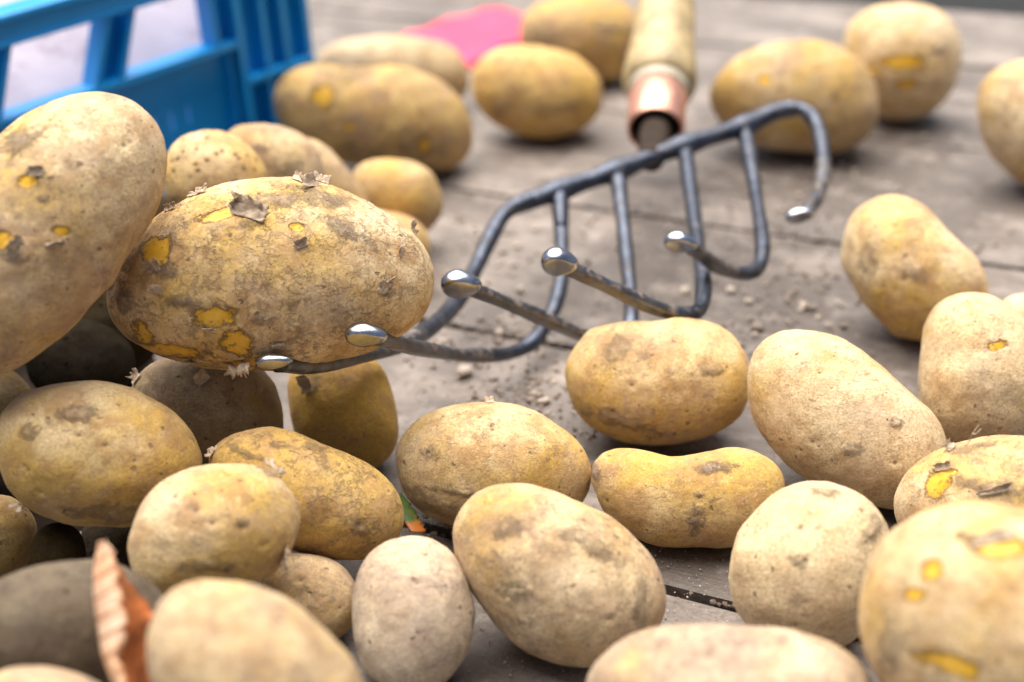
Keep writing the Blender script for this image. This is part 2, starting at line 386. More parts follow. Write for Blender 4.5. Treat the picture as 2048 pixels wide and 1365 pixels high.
    # skin rubbed off: yellow flesh with a torn edge
    pe = t.math('ADD', peel_a, t.math('MULTIPLY', t.math('SUBTRACT', t.noise(w2, 120, 7, .75), .5), 1.5))
    pe = t.math('MULTIPLY', pe, t.ramp(peel_a, .05, .30))
    peel = t.math('MULTIPLY', t.ramp(pe, .47, .59), t.ramp(t.noise(w2, 300, 5, .7), .30, .42, .35, 1.0)); rim = t.math('SUBTRACT', t.ramp(pe, .38, .48), t.ramp(pe, .54, .60))
    skin = t.mix(t.math('MULTIPLY', rim, .72), skin, (.24, .155, .085))
    flesh = t.mix(t.noise(v, 110, 4), (.70, .37, .02), (.76, .50, .16))
    flesh = t.mix(t.ramp(pe, .54, .80, .65, 0), flesh, (.46, .25, .045)); skin = t.mix(peel, skin, flesh)
    eye = t.ramp(t.math('ADD', eye_a, t.math('MULTIPLY', t.math('SUBTRACT', dn2, .5), .9)), .35, .8)
    skin = t.mix(t.math('MULTIPLY', eye, .8), skin, (.17, .11, .07))
    shade = t.n('ShaderNodeHueSaturation'); t.l(skin, shade.inputs['Color'])
    t.l(t.ramp(t.n('ShaderNodeObjectInfo').outputs['Random'], 0, 1, .90, 1.08), shade.inputs['Value'])
    t.l(t.math('MULTIPLY', t.attr('sat'), 1.09), shade.inputs['Saturation'])
    dk = t.n('ShaderNodeVectorMath', operation='SCALE'); t.l(shade.outputs[0], dk.inputs[0]); t.l(t.attr('mud_shade'), dk.inputs['Scale'])  # darkens the skin: soiled potatoes, and shade painted into the heap's gaps
    # relief
    inv_peel = t.math('SUBTRACT', 1.0, peel)
    h = t.math('ADD', t.math('MULTIPLY', n3, .35), t.math('MULTIPLY', n7, .7))
    h = t.math('ADD', h, t.math('MULTIPLY', t.noise(v, 2600, 2), .12))
    h = t.math('SUBTRACT', h, t.math('MULTIPLY', netm, .9)); h = t.math('SUBTRACT', h, t.math('MULTIPLY', netm2, .4))
    h = t.math('ADD', h, t.math('MULTIPLY', dn2, .6)); h = t.math('SUBTRACT', h, t.math('MULTIPLY', spot, .6))
    h = t.math('SUBTRACT', h, t.math('MULTIPLY', pore, 1.1)); h = t.math('ADD', h, t.math('MULTIPLY', soil, 1.1))
    h = t.math('ADD', h, t.math('MULTIPLY', t.math('MULTIPLY', blot, n3), 1.0))
    h = t.math('MULTIPLY_ADD', inv_peel, .9, t.math('MULTIPLY', h, t.math('MULTIPLY_ADD', inv_peel, .85, .15)))
    nb = t.bump(h, .00048)
    rough = t.math('SUBTRACT', .74, t.math('MULTIPLY', peel, .30))
    return t.set(Base_Color=dk.outputs[0], Roughness=rough, Normal=nb, Specular_IOR_Level=t.math('MULTIPLY', t.attr('mud_shade'), .32), Sheen_Weight=t.math('MULTIPLY', t.attr('mud_shade'), .07), Sheen_Roughness=.6,
                 Subsurface_Weight=0.0)

def wood_material():
    t = NT('weathered_board'); v = t.obj(); g = t.stretch(v, 1.0, 14.0, 14.0); gw = t.warp(g, 3, .35)
    n1 = t.noise(v, 6, 5, .6); n2 = t.noise(gw, 14, 6, .65); n3 = t.noise(v, 55, 7, .7); n4 = t.noise(v, 420, 5, .7); n5 = t.noise(gw, 60, 4, .6)
    c = t.mix(t.ramp(n1, .35, .65), (.070, .055, .045), (.190, .160, .140))
    c = t.mix(t.ramp(n2, .40, .62, 0, .65), c, (.13, .098, .078))
    c = t.mix(t.ramp(t.noise(t.stretch(v, 1, 2.2, 2.2), 11, 6, .65), .50, .66, 0, .75), c, (.33, .275, .235))
    c = t.mix(t.ramp(t.noise(v, 21, 6, .7), .52, .64, 0, .7), c, (.085, .062, .048))
    c = t.mix(t.ramp(n3, .50, .68, 0, .65), c, (.30, .26, .23))
    c = t.mix(t.ramp(t.noise(v, 34, 7, .75), .53, .64, 0, .75), c, (.105, .088, .078))
    c = t.mix(t.ramp(n5, .55, .75, 0, .45), c, (.12, .092, .075))
    c = t.mix(t.ramp(n4, .50, .70, 0, .6), c, (.055, .042, .034)); c = t.mix(t.ramp(t.noise(v, 900, 3, .6), .60, .72, 0, .45), c, (.30, .26, .22))
    c = t.mix(t.ramp(t.noise(v, 17, 5, .65), .58, .74, 0, .35), c, (.28, .20, .15))
    vd = t.vor(v, 160); c = t.mix(t.ramp(vd, .06, .13, .6, 0), c, (.06, .05, .04))
    h = t.math('ADD', t.math('MULTIPLY', n2, .5), t.math('ADD', t.math('MULTIPLY', n3, .9), t.math('MULTIPLY', n4, .35)))
    return t.set(Base_Color=c, Roughness=t.ramp(n3, .3, .7, .46, .62), Normal=t.bump(h, .0012), Specular_IOR_Level=.6)

def simple(name, col, rough=.6, metal=0.0, var=.25, scale=60, bump=.0002, bscale=400, spec=.5, dirt=None, dirt_lo=.55, dirt_hi=.7, dirt_amt=.8):
    t = NT(name); v = t.obj(); n = t.noise(v, scale, 5, .6)
    dk = tuple(x*(1-var) for x in col); lt = tuple(min(1, x*(1+var)) for x in col)
    c = t.mix(t.ramp(n, .3, .7), dk, lt); r = rough; mt = metal
    if dirt:
        d = t.math('MULTIPLY', t.ramp(t.noise(v, scale*1.7, 8, .72), dirt_lo, dirt_hi), dirt_amt); c = t.mix(d, c, dirt)
        r = t.math('MULTIPLY_ADD', d, .9-rough, rough); mt = t.math('MULTIPLY', t.math('SUBTRACT', 1.0, d), metal)
    nb = t.bump(t.noise(v, bscale, 5, .65), bump)
    return t.set(Base_Color=c, Roughness=r, Metallic=mt, Normal=nb, Specular_IOR_Level=spec)

M_POT = potato_material()
M_WOOD = wood_material()
M_STEEL = simple('dark_forged_steel', (.070, .080, .105), .34, .9, .35, 120, .00035, 700, dirt=(.13, .10, .08), dirt_lo=.52, dirt_hi=.68, dirt_amt=.7)
M_STEEL_WORN = simple('worn_tine_steel', (.12, .125, .14), .34, .85, .35, 120, .0003, 800, dirt=(.24, .175, .125), dirt_lo=.48, dirt_hi=.62, dirt_amt=.75)
M_KNOB = simple('polished_steel', (.40, .41, .44), .22, 1.0, .25, 150, .00005, 900, dirt=(.30, .24, .17), dirt_lo=.62, dirt_hi=.75, dirt_amt=.5)
M_COPPER = simple('copper_ferrule', (.72, .37, .27), .42, .75, .18, 90, .0002, 300, dirt=(.45, .30, .24), dirt_amt=.6)
M_HANDLE = simple('worn_handle_wood', (.44, .33, .165), .5, 0, .35, 70, .0004, 300, dirt=(.27, .20, .13), dirt_lo=.52, dirt_hi=.68, dirt_amt=.6)
M_PALE = simple('handle_collar', (.42, .37, .28), .6, 0, .15, 80)
M_BLUE = simple('blue_plastic', (.002, .29, .70), .36, 0, .10, 12, .00015, 220, spec=.5, dirt=(.10, .22, .36), dirt_lo=.60, dirt_hi=.80, dirt_amt=.35)
M_BAG = simple('pale_sack', (.43, .385, .45), .7, 0, .05, 14, .0006, 90, dirt=(.20, .15, .20), dirt_lo=.50, dirt_hi=.68, dirt_amt=.75)
M_PINK = simple('pink_card', (.93, .085, .16), .7, 0, .10, 30, .0003, 100, spec=.1)
M_INK = simple('blue_print', (.06, .05, .22), .6)
M_SOILC = simple('soil_crumb', (.30, .24, .20), .9, 0, .3, 200, .0006, 600)
M_JOINT = simple('joint_earth', (.15, .115, .09), .95, 0, .4, 200, .0006, 600, spec=.2)
M_PALEC = simple('pale_crumb', (.46, .39, .32), .85, 0, .2, 200, .0006, 600)
M_FLAKE = simple('dry_skin_flake', (.47, .355, .245), .8, 0, .30, 300, .0004, 900)
M_DARK = simple('soil_shade', (.016, .011, .008), .95, 0, .5, 30, .003, 60, spec=.1)  # near black: shade under the heap put into the soil colour
M_GROUND = simple('yard_ground', (.006, .008, .009), .95, 0, .3, 1.5, .01, 8)

# ---------------------------------------------------------------- setting: ground below, boards
e_al = np.array([.88673, -.46229]); e_pp = np.array([.46229, .88673])    # along / across the boards
BANG = math.atan2(e_al[1], e_al[0])
gnd = mesh_obj('ground', [(-200,-200,-.75),(200,-200,-.75),(200,200,-.75),(-200,200,-.75)], [[0,1,2,3]], M_GROUND, smooth=False)
tag(gnd, kind='structure')
deck = mesh_obj('table_top', *(lambda b: b)(box_vf(-1.6, 1.5, -.12, 1.291, -.075, -.045)), M_DARK, smooth=False)
deck.rotation_euler.z = BANG; tag(deck, kind='structure')
edges = [-.10, .0765, .2528, .4290, .6003, .7765, .9560, 1.1380, 1.2930]
gaps = [0, .004, .0035, .0054, .0050, .0045, .0012, .0050, 0]
for i in range(len(edges)-1):
    a = edges[i] + gaps[i]/2; b = edges[i+1] - gaps[i+1]/2
    nx, ny = 150, 14; L0, L1 = -1.6, 1.5
    V = []; F = []
    xs = np.linspace(L0, L1, nx); ys = np.linspace(a, b, ny)
    G = np.array([(x, y, 0) for x in xs for y in ys]);
    wob = fbm(G*np.array([30, 4, 1]), 3, 40+i)
    for k, (x, y, z) in enumerate(G):
        j = k % ny; yy = y
        if j == 0: yy = y + .0012*(wob[k]+.2)
        if j == ny-1: yy = y - .0012*(wob[k]+.2)
        zz = .0006*wob[k] - .0006 + (-.0016 if j in (0, ny-1) else 0)
        V.append((x, yy, zz))
    for q in range(nx-1):
        for j in range(ny-1):
            p = q*ny+j; F.append([p, p+ny, p+ny+1, p+1])
    n0 = len(V)
    # skirts down to the underside
    for (jj, flip) in ((0, False), (ny-1, True)):
        s = len(V)
        for q in range(nx): x, y, z = V[q*ny+jj]; V.append((x, y, -.044))
        for q in range(nx-1):
            f = [q*ny+jj, s+q, s+q+1, (q+1)*ny+jj]; F.append(f[::-1] if flip else f)
    cy = (a+b)/2
    V = [(x, y-cy, z) for x, y, z in V]
    pl = mesh_obj('plank', V, F, M_WOOD, None, smooth=True)
    pl.location = Vector((-math.sin(BANG)*cy, math.cos(BANG)*cy, 0)); pl.rotation_euler.z = BANG
    set_parent(pl, deck)
    m = pl.modifiers.new('edge', 'EDGE_SPLIT'); m.split_angle = math.radians(50)

# grit wedged in the board joints and dusted over the boards
def crumb_vf(c, r, seed, flat=.7):
    bm = bmesh.new(); bmesh.ops.create_icosphere(bm, subdivisions=1, radius=1)
    P = np.array([v.co for v in bm.verts]); F = [[v.index for v in f.verts] for f in bm.faces]; bm.free()
    P = P*(1 + .35*vnoise(P*1.3 + seed*3.1, seed % 97)[:,None])*np.array([1, .8, flat])*r
    a = seed*2.4; R = np.array([[math.cos(a), -math.sin(a), 0], [math.sin(a), math.cos(a), 0], [0, 0, 1]])
    return P @ R.T + np.array(c), F

def scatter(name, items, mat, label):
    V = []; F = []
    for (c, r, s) in items:
        v, f = crumb_vf(c, r, s); b = len(V); V += v.tolist(); F += [[i+b for i in q] for q in f]
    o = mesh_obj(name, V, F, mat, smooth=False); tag(o, label, name.replace('_', ' '), kind='stuff'); return o
# ---------------------------------------------------------------- potatoes
# per potato: tone (golden 1 .. cream 0), grime, net, saturation, peel / soil / eye marks (x, y, rx, ry, angle) in reference units
PP = {
 'P1': dict(t=.50, g=.40, net=.3, peel=[(55,362,22,16,0),(122,462,20,11,0),(10,480,26,20,20)], soil=[(35,285,46,30,-25),(30,500,40,22,40),(70,345,16,12,0),(110,490,18,9,0),(85,395,12,9,0)], eye=[(70,350),(250,290),(200,500)], hi=1, clod=0.85),
 'P2': dict(t=0.55, g=0.2, net=1.0, peel=[(432,634,44,21,-5),(345,703,70,11,8),(475,688,28,24,20),(285,665,14,30,-35),(312,505,26,34,30),(440,430,44,10,-12),(596,455,15,9,0),(520,728,60,9,0),(700,600,0.1,0.1,0)], soil=[(335,540,28,16,30),(370,600,44,16,10),(560,400,70,16,-6),(640,395,60,16,12),(770,580,16,13,0),(520,640,15,11,0),(250,600,14,22,0),(300,690,60,8,20),(500,445,20,14,0),(690,460,60,13,30)], eye=[(770,580)], hi=1, clod=0.65),
 'P3': dict(t=0.5, g=.1, net=.2, pore=1),
 'P4': dict(t=.6, g=.45, soil=[(518,296,17,9,0),(560,330,40,20,10)], eye=[(518,296)]),
 'P5': dict(t=.6, g=.5),
 'P6': dict(t=.8, g=.4),
 'P7': dict(t=.6, g=.5),
 'P8': dict(t=1.2, g=.35, peel=[(645,195,22,26,10),(850,290,14,18,0),(700,255,10,8,0)], soil=[(700,150,34,14,0),(830,285,50,32,20),(560,200,18,40,0),(720,305,45,18,10)], eye=[(772,196),(860,215)]),
 'P9': dict(t=.8, g=.3, sat=.8),
 'P10': dict(t=1.2, g=.15, soil=[(1120,215,50,12,-10),(1000,215,20,20,0)], eye=[(1065,180)]),
 'P11': dict(t=1.0, g=.5, soil=[(1095,70,30,13,0),(1220,55,45,12,10)]),
 'P12': dict(t=.6, g=.35, peel=[(1528,160,14,10,0)], eye=[(1565,180)]),
 'P13': dict(t=0.35, g=.15, peel=[(1800,125,46,14,-5),(1815,170,22,10,0),(1745,140,16,8,0)], soil=[(1880,95,22,14,0)]),
 'P14': dict(t=.5, g=.3),
 'P15': dict(t=.6, g=.30, eye=[(1790,450),(1810,560),(1730,540)], soil=[(1830,545,26,14,30),(1735,520,20,30,0)]),
 'P16': dict(t=0.35, g=.05, peel=[(1993,692,20,9,-10)], hi=1),
 'P16B': dict(t=.4, g=.1),
 'P17': dict(t=.75, g=.30, soil=[(1235,700,20,34,40),(1430,740,22,10,-10),(1240,840,70,16,15)], eye=[(1262,770),(1455,735)], net=.3, hi=1),
 'P18': dict(t=0.35, g=.05, eye=[(1785,840),(1625,885),(1790,925),(1640,745),(1600,900),(1870,830)], soil=[(1793,845,14,10,0),(1700,900,22,12,0)], hi=1),
 'P19': dict(t=0.72, g=.12, soil=[(1390,1040,17,30,15),(1400,990,10,8,0),(1425,935,42,11,-4),(1190,945,10,14,0)], eye=[(1195,912),(1212,1000)], hi=1, clod=0.9),
 'P20': dict(t=.72, g=.25, soil=[(870,1010,70,16,25),(858,905,18,14,0),(1000,1030,90,16,0),(930,985,60,10,8)], eye=[(985,860),(960,833),(855,905)], net=.35, hi=1),
 'P21': dict(t=1.1, g=0.0, sat=1.05, soil=[(620,760,16,30,0)], hi=0),
 'P22': dict(t=.55, g=0.45, sat=1.0, mud_shade=0.5, hi=0),
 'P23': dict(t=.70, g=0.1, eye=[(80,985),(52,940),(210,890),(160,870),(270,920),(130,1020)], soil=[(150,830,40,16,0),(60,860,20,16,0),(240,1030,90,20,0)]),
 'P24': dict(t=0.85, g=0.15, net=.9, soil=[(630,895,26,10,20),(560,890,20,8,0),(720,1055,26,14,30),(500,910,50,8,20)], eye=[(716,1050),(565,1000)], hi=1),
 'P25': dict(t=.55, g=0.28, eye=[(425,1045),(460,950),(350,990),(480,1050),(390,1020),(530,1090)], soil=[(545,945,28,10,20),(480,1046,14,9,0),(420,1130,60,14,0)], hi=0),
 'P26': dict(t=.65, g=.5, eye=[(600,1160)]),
 'P27': dict(t=.30, g=.52, sat=.82, mud_shade=.94, eye=[(835,1165)], hi=0),
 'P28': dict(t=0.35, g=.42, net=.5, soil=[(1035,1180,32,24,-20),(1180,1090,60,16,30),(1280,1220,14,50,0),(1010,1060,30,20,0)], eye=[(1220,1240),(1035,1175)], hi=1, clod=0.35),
 'P29': dict(t=0.5, g=0.65, sat=.85, mud_shade=0.85),
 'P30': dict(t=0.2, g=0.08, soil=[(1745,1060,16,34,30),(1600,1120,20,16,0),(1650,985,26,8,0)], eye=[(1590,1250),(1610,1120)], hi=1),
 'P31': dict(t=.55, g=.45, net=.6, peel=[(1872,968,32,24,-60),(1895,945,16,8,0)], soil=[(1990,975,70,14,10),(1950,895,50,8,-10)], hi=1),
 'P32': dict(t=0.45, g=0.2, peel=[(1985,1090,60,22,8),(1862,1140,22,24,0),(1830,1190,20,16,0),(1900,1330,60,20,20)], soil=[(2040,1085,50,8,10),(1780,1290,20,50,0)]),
 'P33': dict(t=.50, g=0.35, sat=0.95, eye=[(560,1240)], mud_shade=0.86),
 'P34': dict(t=.3, g=0.6, sat=0.8, mud_shade=0.26),
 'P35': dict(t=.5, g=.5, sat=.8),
 'P36': dict(t=.9, g=0.2, mud_shade=0.6),
 'P37': dict(t=.4, g=0.4, sat=.8, mud_shade=0.08),
 'P39': dict(t=.5, g=0.4, mud_shade=0.12),  # added filler, darkened to shut light out at the left edge
 'P40': dict(t=.5, g=0.4, mud_shade=0.12),  # added filler, coloured dark to deepen the shade of the gap
 'P41': dict(t=.5, g=0.4, mud_shade=0.12),  # unseen filler behind the tilted potato, keeps light out of the gap
 'P42': dict(t=.5, g=0.4, mud_shade=0.12),  # unseen filler past the left edge, props the heap and blocks light
 'P43': dict(t=.5, g=0.4, mud_shade=0.05),  # near-black colour gives the hollow its shadow
 'P44': dict(t=.5, g=.4, mud_shade=.4),  # added out of view to shield the heap from side light
 'P45': dict(t=.5, g=.4, mud_shade=.4),  # unseen, added to keep light off the left side
 'P46': dict(t=.5, g=.4, mud_shade=.4),  # unseen, added to shield the lower left from light
 'P47': dict(t=.5, g=.4, mud_shade=.05),  # added filler, its near-black colour stands in for shade
 'P38': dict(t=.4, g=0.4, sat=.8, mud_shade=0.03),  # added filler, near black so the gap looks deep in shade
}
LABELS = {
 'P1': 'largest tilted potato at the left edge, reaching up in front of the blue crate',
 'P2': 'big oval potato with netted flaking skin and bright yellow peeled patches',
 'P3': 'small round potato covered in dark pin pricks, behind the flaking potato',
 'P4': 'smooth tan potato with one dark eye, just right of the pricked round one',
 'P5': 'brown potato mostly hidden behind the tan one with a dark eye',
 'P6': 'small rounded potato below the long knobbly one, near the board joint',
 'P7': 'potato of which only a sliver shows above the right shoulder of the flaking potato',
 'P8': 'long golden potato with a yellow scar leaning beside the blue crate corner',
 'P9': 'blurred pale elongated potato lying behind the long golden one, right of the crate',
 'P10': 'clean yellow egg shaped potato in the back with one dark eye',
 'P11': 'blurred brown potato at the top, between pink card and wooden handle',
 'P12': 'broad blurred potato right of the wooden handle, behind the top tine bend',
 'P13': 'pale round potato with yellow scars at the top right near the table edge',
 'P14': 'blurred potato cut off by the upper right edge of the photo',
 'P15': 'pear shaped mottled potato standing alone on the right of the boards',
 'P16': 'pale upright potato with a small yellow nick at the right edge',
 'P16B': 'potato barely peeking out behind the pale upright one at the right edge',
 'P17': 'oval potato touched by a tine, with a dark muddy underside',
 'P18': 'large smooth pale potato with small brown spots, leaning right of centre',
 'P19': 'kidney shaped yellow potato with a dark soil smudge on its front',
 'P20': 'oval potato with a brown scab at its left end, in the middle of the boards',
 'P21': 'olive yellow potato upright under the two lowest tines',
 'P22': 'dusty grey brown potato in shade directly beneath the big flaking potato',
 'P23': 'large oval potato on the left above the dried leaf, with scattered dark eyes',
 'P24': 'rough skinned potato lying diagonally behind the small egg shaped one',
 'P25': 'egg shaped potato with a small dark eye at its centre, right of the dried leaf',
 'P26': 'smallest olive potato wedged below the diagonal rough skinned one',
 'P27': 'greyish mauve potato standing upright at the bottom, smooth and dull',
 'P28': 'big speckled potato slanting down to the right at the bottom centre',
 'P29': 'blurred potato cut off by the bottom edge right of centre',
 'P30': 'pale rounded potato in front of the kidney shaped one, at lower right',
 'P31': 'rough potato with an orange peeled patch at the right edge',
 'P32': 'large blurred potato with yellow bare spots in the bottom right corner',
 'P33': 'large pale blurred potato at the bottom, right of the dried leaf',
 'P34': 'dark grey soil coated potato behind the dried leaf at lower left',
 'P35': 'potato cut off by the bottom left corner of the photo',
 'P36': 'shaded golden brown potato at the left edge below the large oval one',
 'P37': 'tiny dark potato in the gap above the tip of the dried leaf',
 'P39': 'added potato, darkened as shade, at the left edge behind the large oval one with scattered eyes',
 'P40': 'added dark filler potato, closing off light between the tilted potato at the left edge and the big flaking one',
 'P41': 'unseen potato added to block light, on the boards behind the tilted potato at the left edge',
 'P42': 'unseen potato added as support and light block just outside the left edge, beneath the tilted potato',
 'P43': 'potato coloured near black as shadow in the hollow between the dried leaf and the left edge',
 'P44': 'unseen potato added as light shield outside the left edge, against the side of the tilted one',
 'P45': 'unseen potato added as light shield outside the left edge, beside the large oval one with scattered eyes',
 'P46': 'unseen potato added as light shield outside the lower left corner, beside the dark grey one',
 'P47': 'added potato, coloured near black as shade in the gap left of the big flaking potato',
 'P38': 'added soiled potato, coloured near black as shade deep in the gap below the left tilted potato',
}
_ico = {}
def ico(n):
    if n not in _ico:
        bm = bmesh.new(); bmesh.ops.create_icosphere(bm, subdivisions=n, radius=1)
        _ico[n] = (np.array([v.co for v in bm.verts]), np.array([[v.index for v in f.verts] for f in bm.faces])); bm.free()
    return _ico[n]

def marks(lst, px, py, front, soft=.5):
    out = np.zeros(len(px))
    for m in lst:
        x, y, rx, ry, a = m; a = math.radians(a); dx, dy = px-x, py-y
        u = dx*math.cos(a)+dy*math.sin(a); v = -dx*math.sin(a)+dy*math.cos(a)
        r = np.sqrt((u/rx)**2 + (v/ry)**2)
        out = np.maximum(out, np.clip(1-soft*r, 0, 1))
    return out*front

POTS = {}
for idx, name in enumerate(POT):
    p = PP[name]; fr = solve_potato(name)
    D, F = ico(7 if p.get('hi') else 6); D = D/np.linalg.norm(D, axis=1)[:,None]
    # random turn so that mesh poles never line up
    P = potato_points(fr, D)*fr['d']                       # metres, local
    Nn = D/np.array([fr['a'], fr['b'], fr['T']]); Nn = D
    nr = P/np.linalg.norm(P, axis=1)[:,None]
    P = P + nr*(fbm(P*38, 2, idx*5)[:,None]*.0016 + fbm(P*100, 3, idx*5+3)[:,None]*.0007)
    W = CAM + fr['n']*fr['d'] + P[:,0:1]*fr['X'] + P[:,1:2]*fr['Y'] - P[:,2:3]*fr['n']
    V = W - CAM; dep = V @ _F; px = CX + F_PX*(V @ CR)/dep; py = CY - F_PX*(V @ CU)/dep
    front = (P[:,2] > -.1*fr['T']*fr['d']).astype(float)
    # eyes: given ones in front, random ones all round
    eye = np.zeros(len(P)); rs = np.random.default_rng(idx+100)
    E = []
    for (ex, ey) in p.get('eye', []):
        E.append(np.argmin((px-ex)**2 + (py-ey)**2 + (front < .5)*1e9))
    for _ in range(3): 
        k = rs.integers(len(P))
        if P[k,2] < 0: E.append(k)
    for k in E:
        dd = P - P[k]; dist = np.sqrt((dd[:,0]*.8)**2 + (dd[:,1]*1.15)**2 + dd[:,2]**2)
        rr = rs.uniform(.0013, .0021)
        P = P - nr*(np.exp(-(dist/rr)**2)[:,None]*rs.uniform(.00035, .0007)) + nr*(np.exp(-((dist-rr*2.0)/(rr*.8))**2)[:,None]*.00010)
        eye = np.maximum(eye, np.exp(-(dist/(rr*.62))**2))
    peel = marks(p.get('peel', []), px, py, front); soil = marks(p.get('soil', []), px, py, front, .5)
    # bare patches are a skin's thickness lower
    pn = peel + .35*fbm(P*160, 3, idx+9)
    P = P - nr*(np.clip((pn-.45)/.1, 0, 1)*(peel > .2))[:,None]*.00035
    P = P + nr*(np.clip(soil + .5*fbm(P*220, 3, idx+19) - .45, 0, 1)*(soil > .15))[:,None]*.0011
    if p.get('pore'):
        P = P - nr*0
    me = bpy.data.meshes.new('potato')
    me.vertices.add(len(P)); me.vertices.foreach_set('co', P.astype(np.float32).ravel())
    me.loops.add(F.size); me.loops.foreach_set('vertex_index', F.astype(np.int32).ravel())
    me.polygons.add(len(F)); me.polygons.foreach_set('loop_start', np.arange(0, F.size, 3, dtype=np.int32))
    me.polygons.foreach_set('loop_total', np.full(len(F), 3, dtype=np.int32))
    me.polygons.foreach_set('use_smooth', np.ones(len(F), dtype=bool))
    me.update(calc_edges=True); me.validate()
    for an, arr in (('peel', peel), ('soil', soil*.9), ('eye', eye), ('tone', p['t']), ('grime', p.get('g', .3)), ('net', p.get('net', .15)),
                    ('sat', p.get('sat', 1.0)), ('pore', p.get('pore', 0.0)), ('mud_shade', p.get('mud_shade', 1.0)), ('clod', p.get('clod', .42))):
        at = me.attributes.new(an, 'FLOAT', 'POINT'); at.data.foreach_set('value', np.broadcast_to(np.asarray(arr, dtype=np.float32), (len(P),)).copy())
    me.materials.append(M_POT)
    o = bpy.data.objects.new('potato', me); COL.objects.link(o)
    X, Y, Z = fr['X'], fr['Y'], -fr['n']; c = fr['centre']
    o.matrix_world = Matrix(((X[0], Y[0], Z[0], c[0]), (X[1], Y[1], Z[1], c[1]), (X[2], Y[2], Z[2], c[2]), (0, 0, 0, 1)))
    o.matrix_basis = o.matrix_world
    tag(o, LABELS[name], 'potato', 'harvested potatoes on the boards')
    POTS[name] = (o, P, nr, px, py, fr)

def on_potato(name, x, y):
    """world point, world normal of the potato surface seen at reference pixel x, y"""
    o, P, nr, px, py, fr = POTS[name]
    k = np.argmin((px-x)**2 + (py-y)**2 + (P[:,2] < 0)*1e9)
    M = np.array([fr['X'], fr['Y'], -fr['n']]).T
    # normal from the ellipsoid gradient
    g = P[k]/np.array([fr['a'], fr['b'], fr['T']])**2; g /= np.linalg.norm(g)
    return M @ P[k] + fr['centre'], M @ nr[k]*.5 + M @ g*.5, k

# flakes of loose skin: curled, ragged little sheets
def flake(name, x, y, w, h, curl, lift, seed, spin=0.0, mat=None, label=None, dist=None, fname='skin_flake'):
    rs = np.random.default_rng(seed)
    c, n, k = on_potato(name, x, y); n = n/np.linalg.norm(n)
    a = CR - (CR @ n)*n; a /= np.linalg.norm(a); b = np.cross(n, a)
    a, b = a*math.cos(spin)+b*math.sin(spin), -a*math.sin(spin)+b*math.cos(spin)
    nx, ny = 16, 11; V = []; F = []
    th = []
    for i in range(nx):
        for j in range(ny):
            u = i/(nx-1)*2-1; v = j/(ny-1)*2-1
            th.append((u, v))
    G = np.array(th); nz = vnoise(np.c_[G*3.1, np.full(len(G), seed*1.7)], seed); nz2 = vnoise(np.c_[G*7.3, np.full(len(G), seed*2.7)], seed+5)
    for q, (u, v) in enumerate(G):
        r = 1 + .34*nz[q]*max(abs(u), abs(v)) + .16*nz2[q]
        uu, vv = u*r*w/2, v*r*h/2*(1-.35*u*u)
        ang = curl*(v+1)*.5*(1+.3*nz[q])
        if abs(curl) > .01: yy = h/curl*math.sin(ang); zz = h/curl*(1-math.cos(ang))
        else: yy, zz = vv, 0
        zz += .10*w*nz[q] + .02*w*nz2[q] + .02*w*math.sin(u*13+seed)
        V.append(c + a*uu + b*(yy - h*.25) + n*(lift + abs(zz)))
    for i in range(nx-1):
        for j in range(ny-1): p = i*ny+j; F.append([p, p+ny, p+ny+1, p+1])
    o = mesh_obj(fname, V, F, mat or M_FLAKE, None, origin=c)
    so = o.modifiers.new('thickness', 'SOLIDIFY'); so.thickness = .00016; so.offset = 0
    set_parent(o, POTS[name][0])
    if label: o['label'] = label
    return o

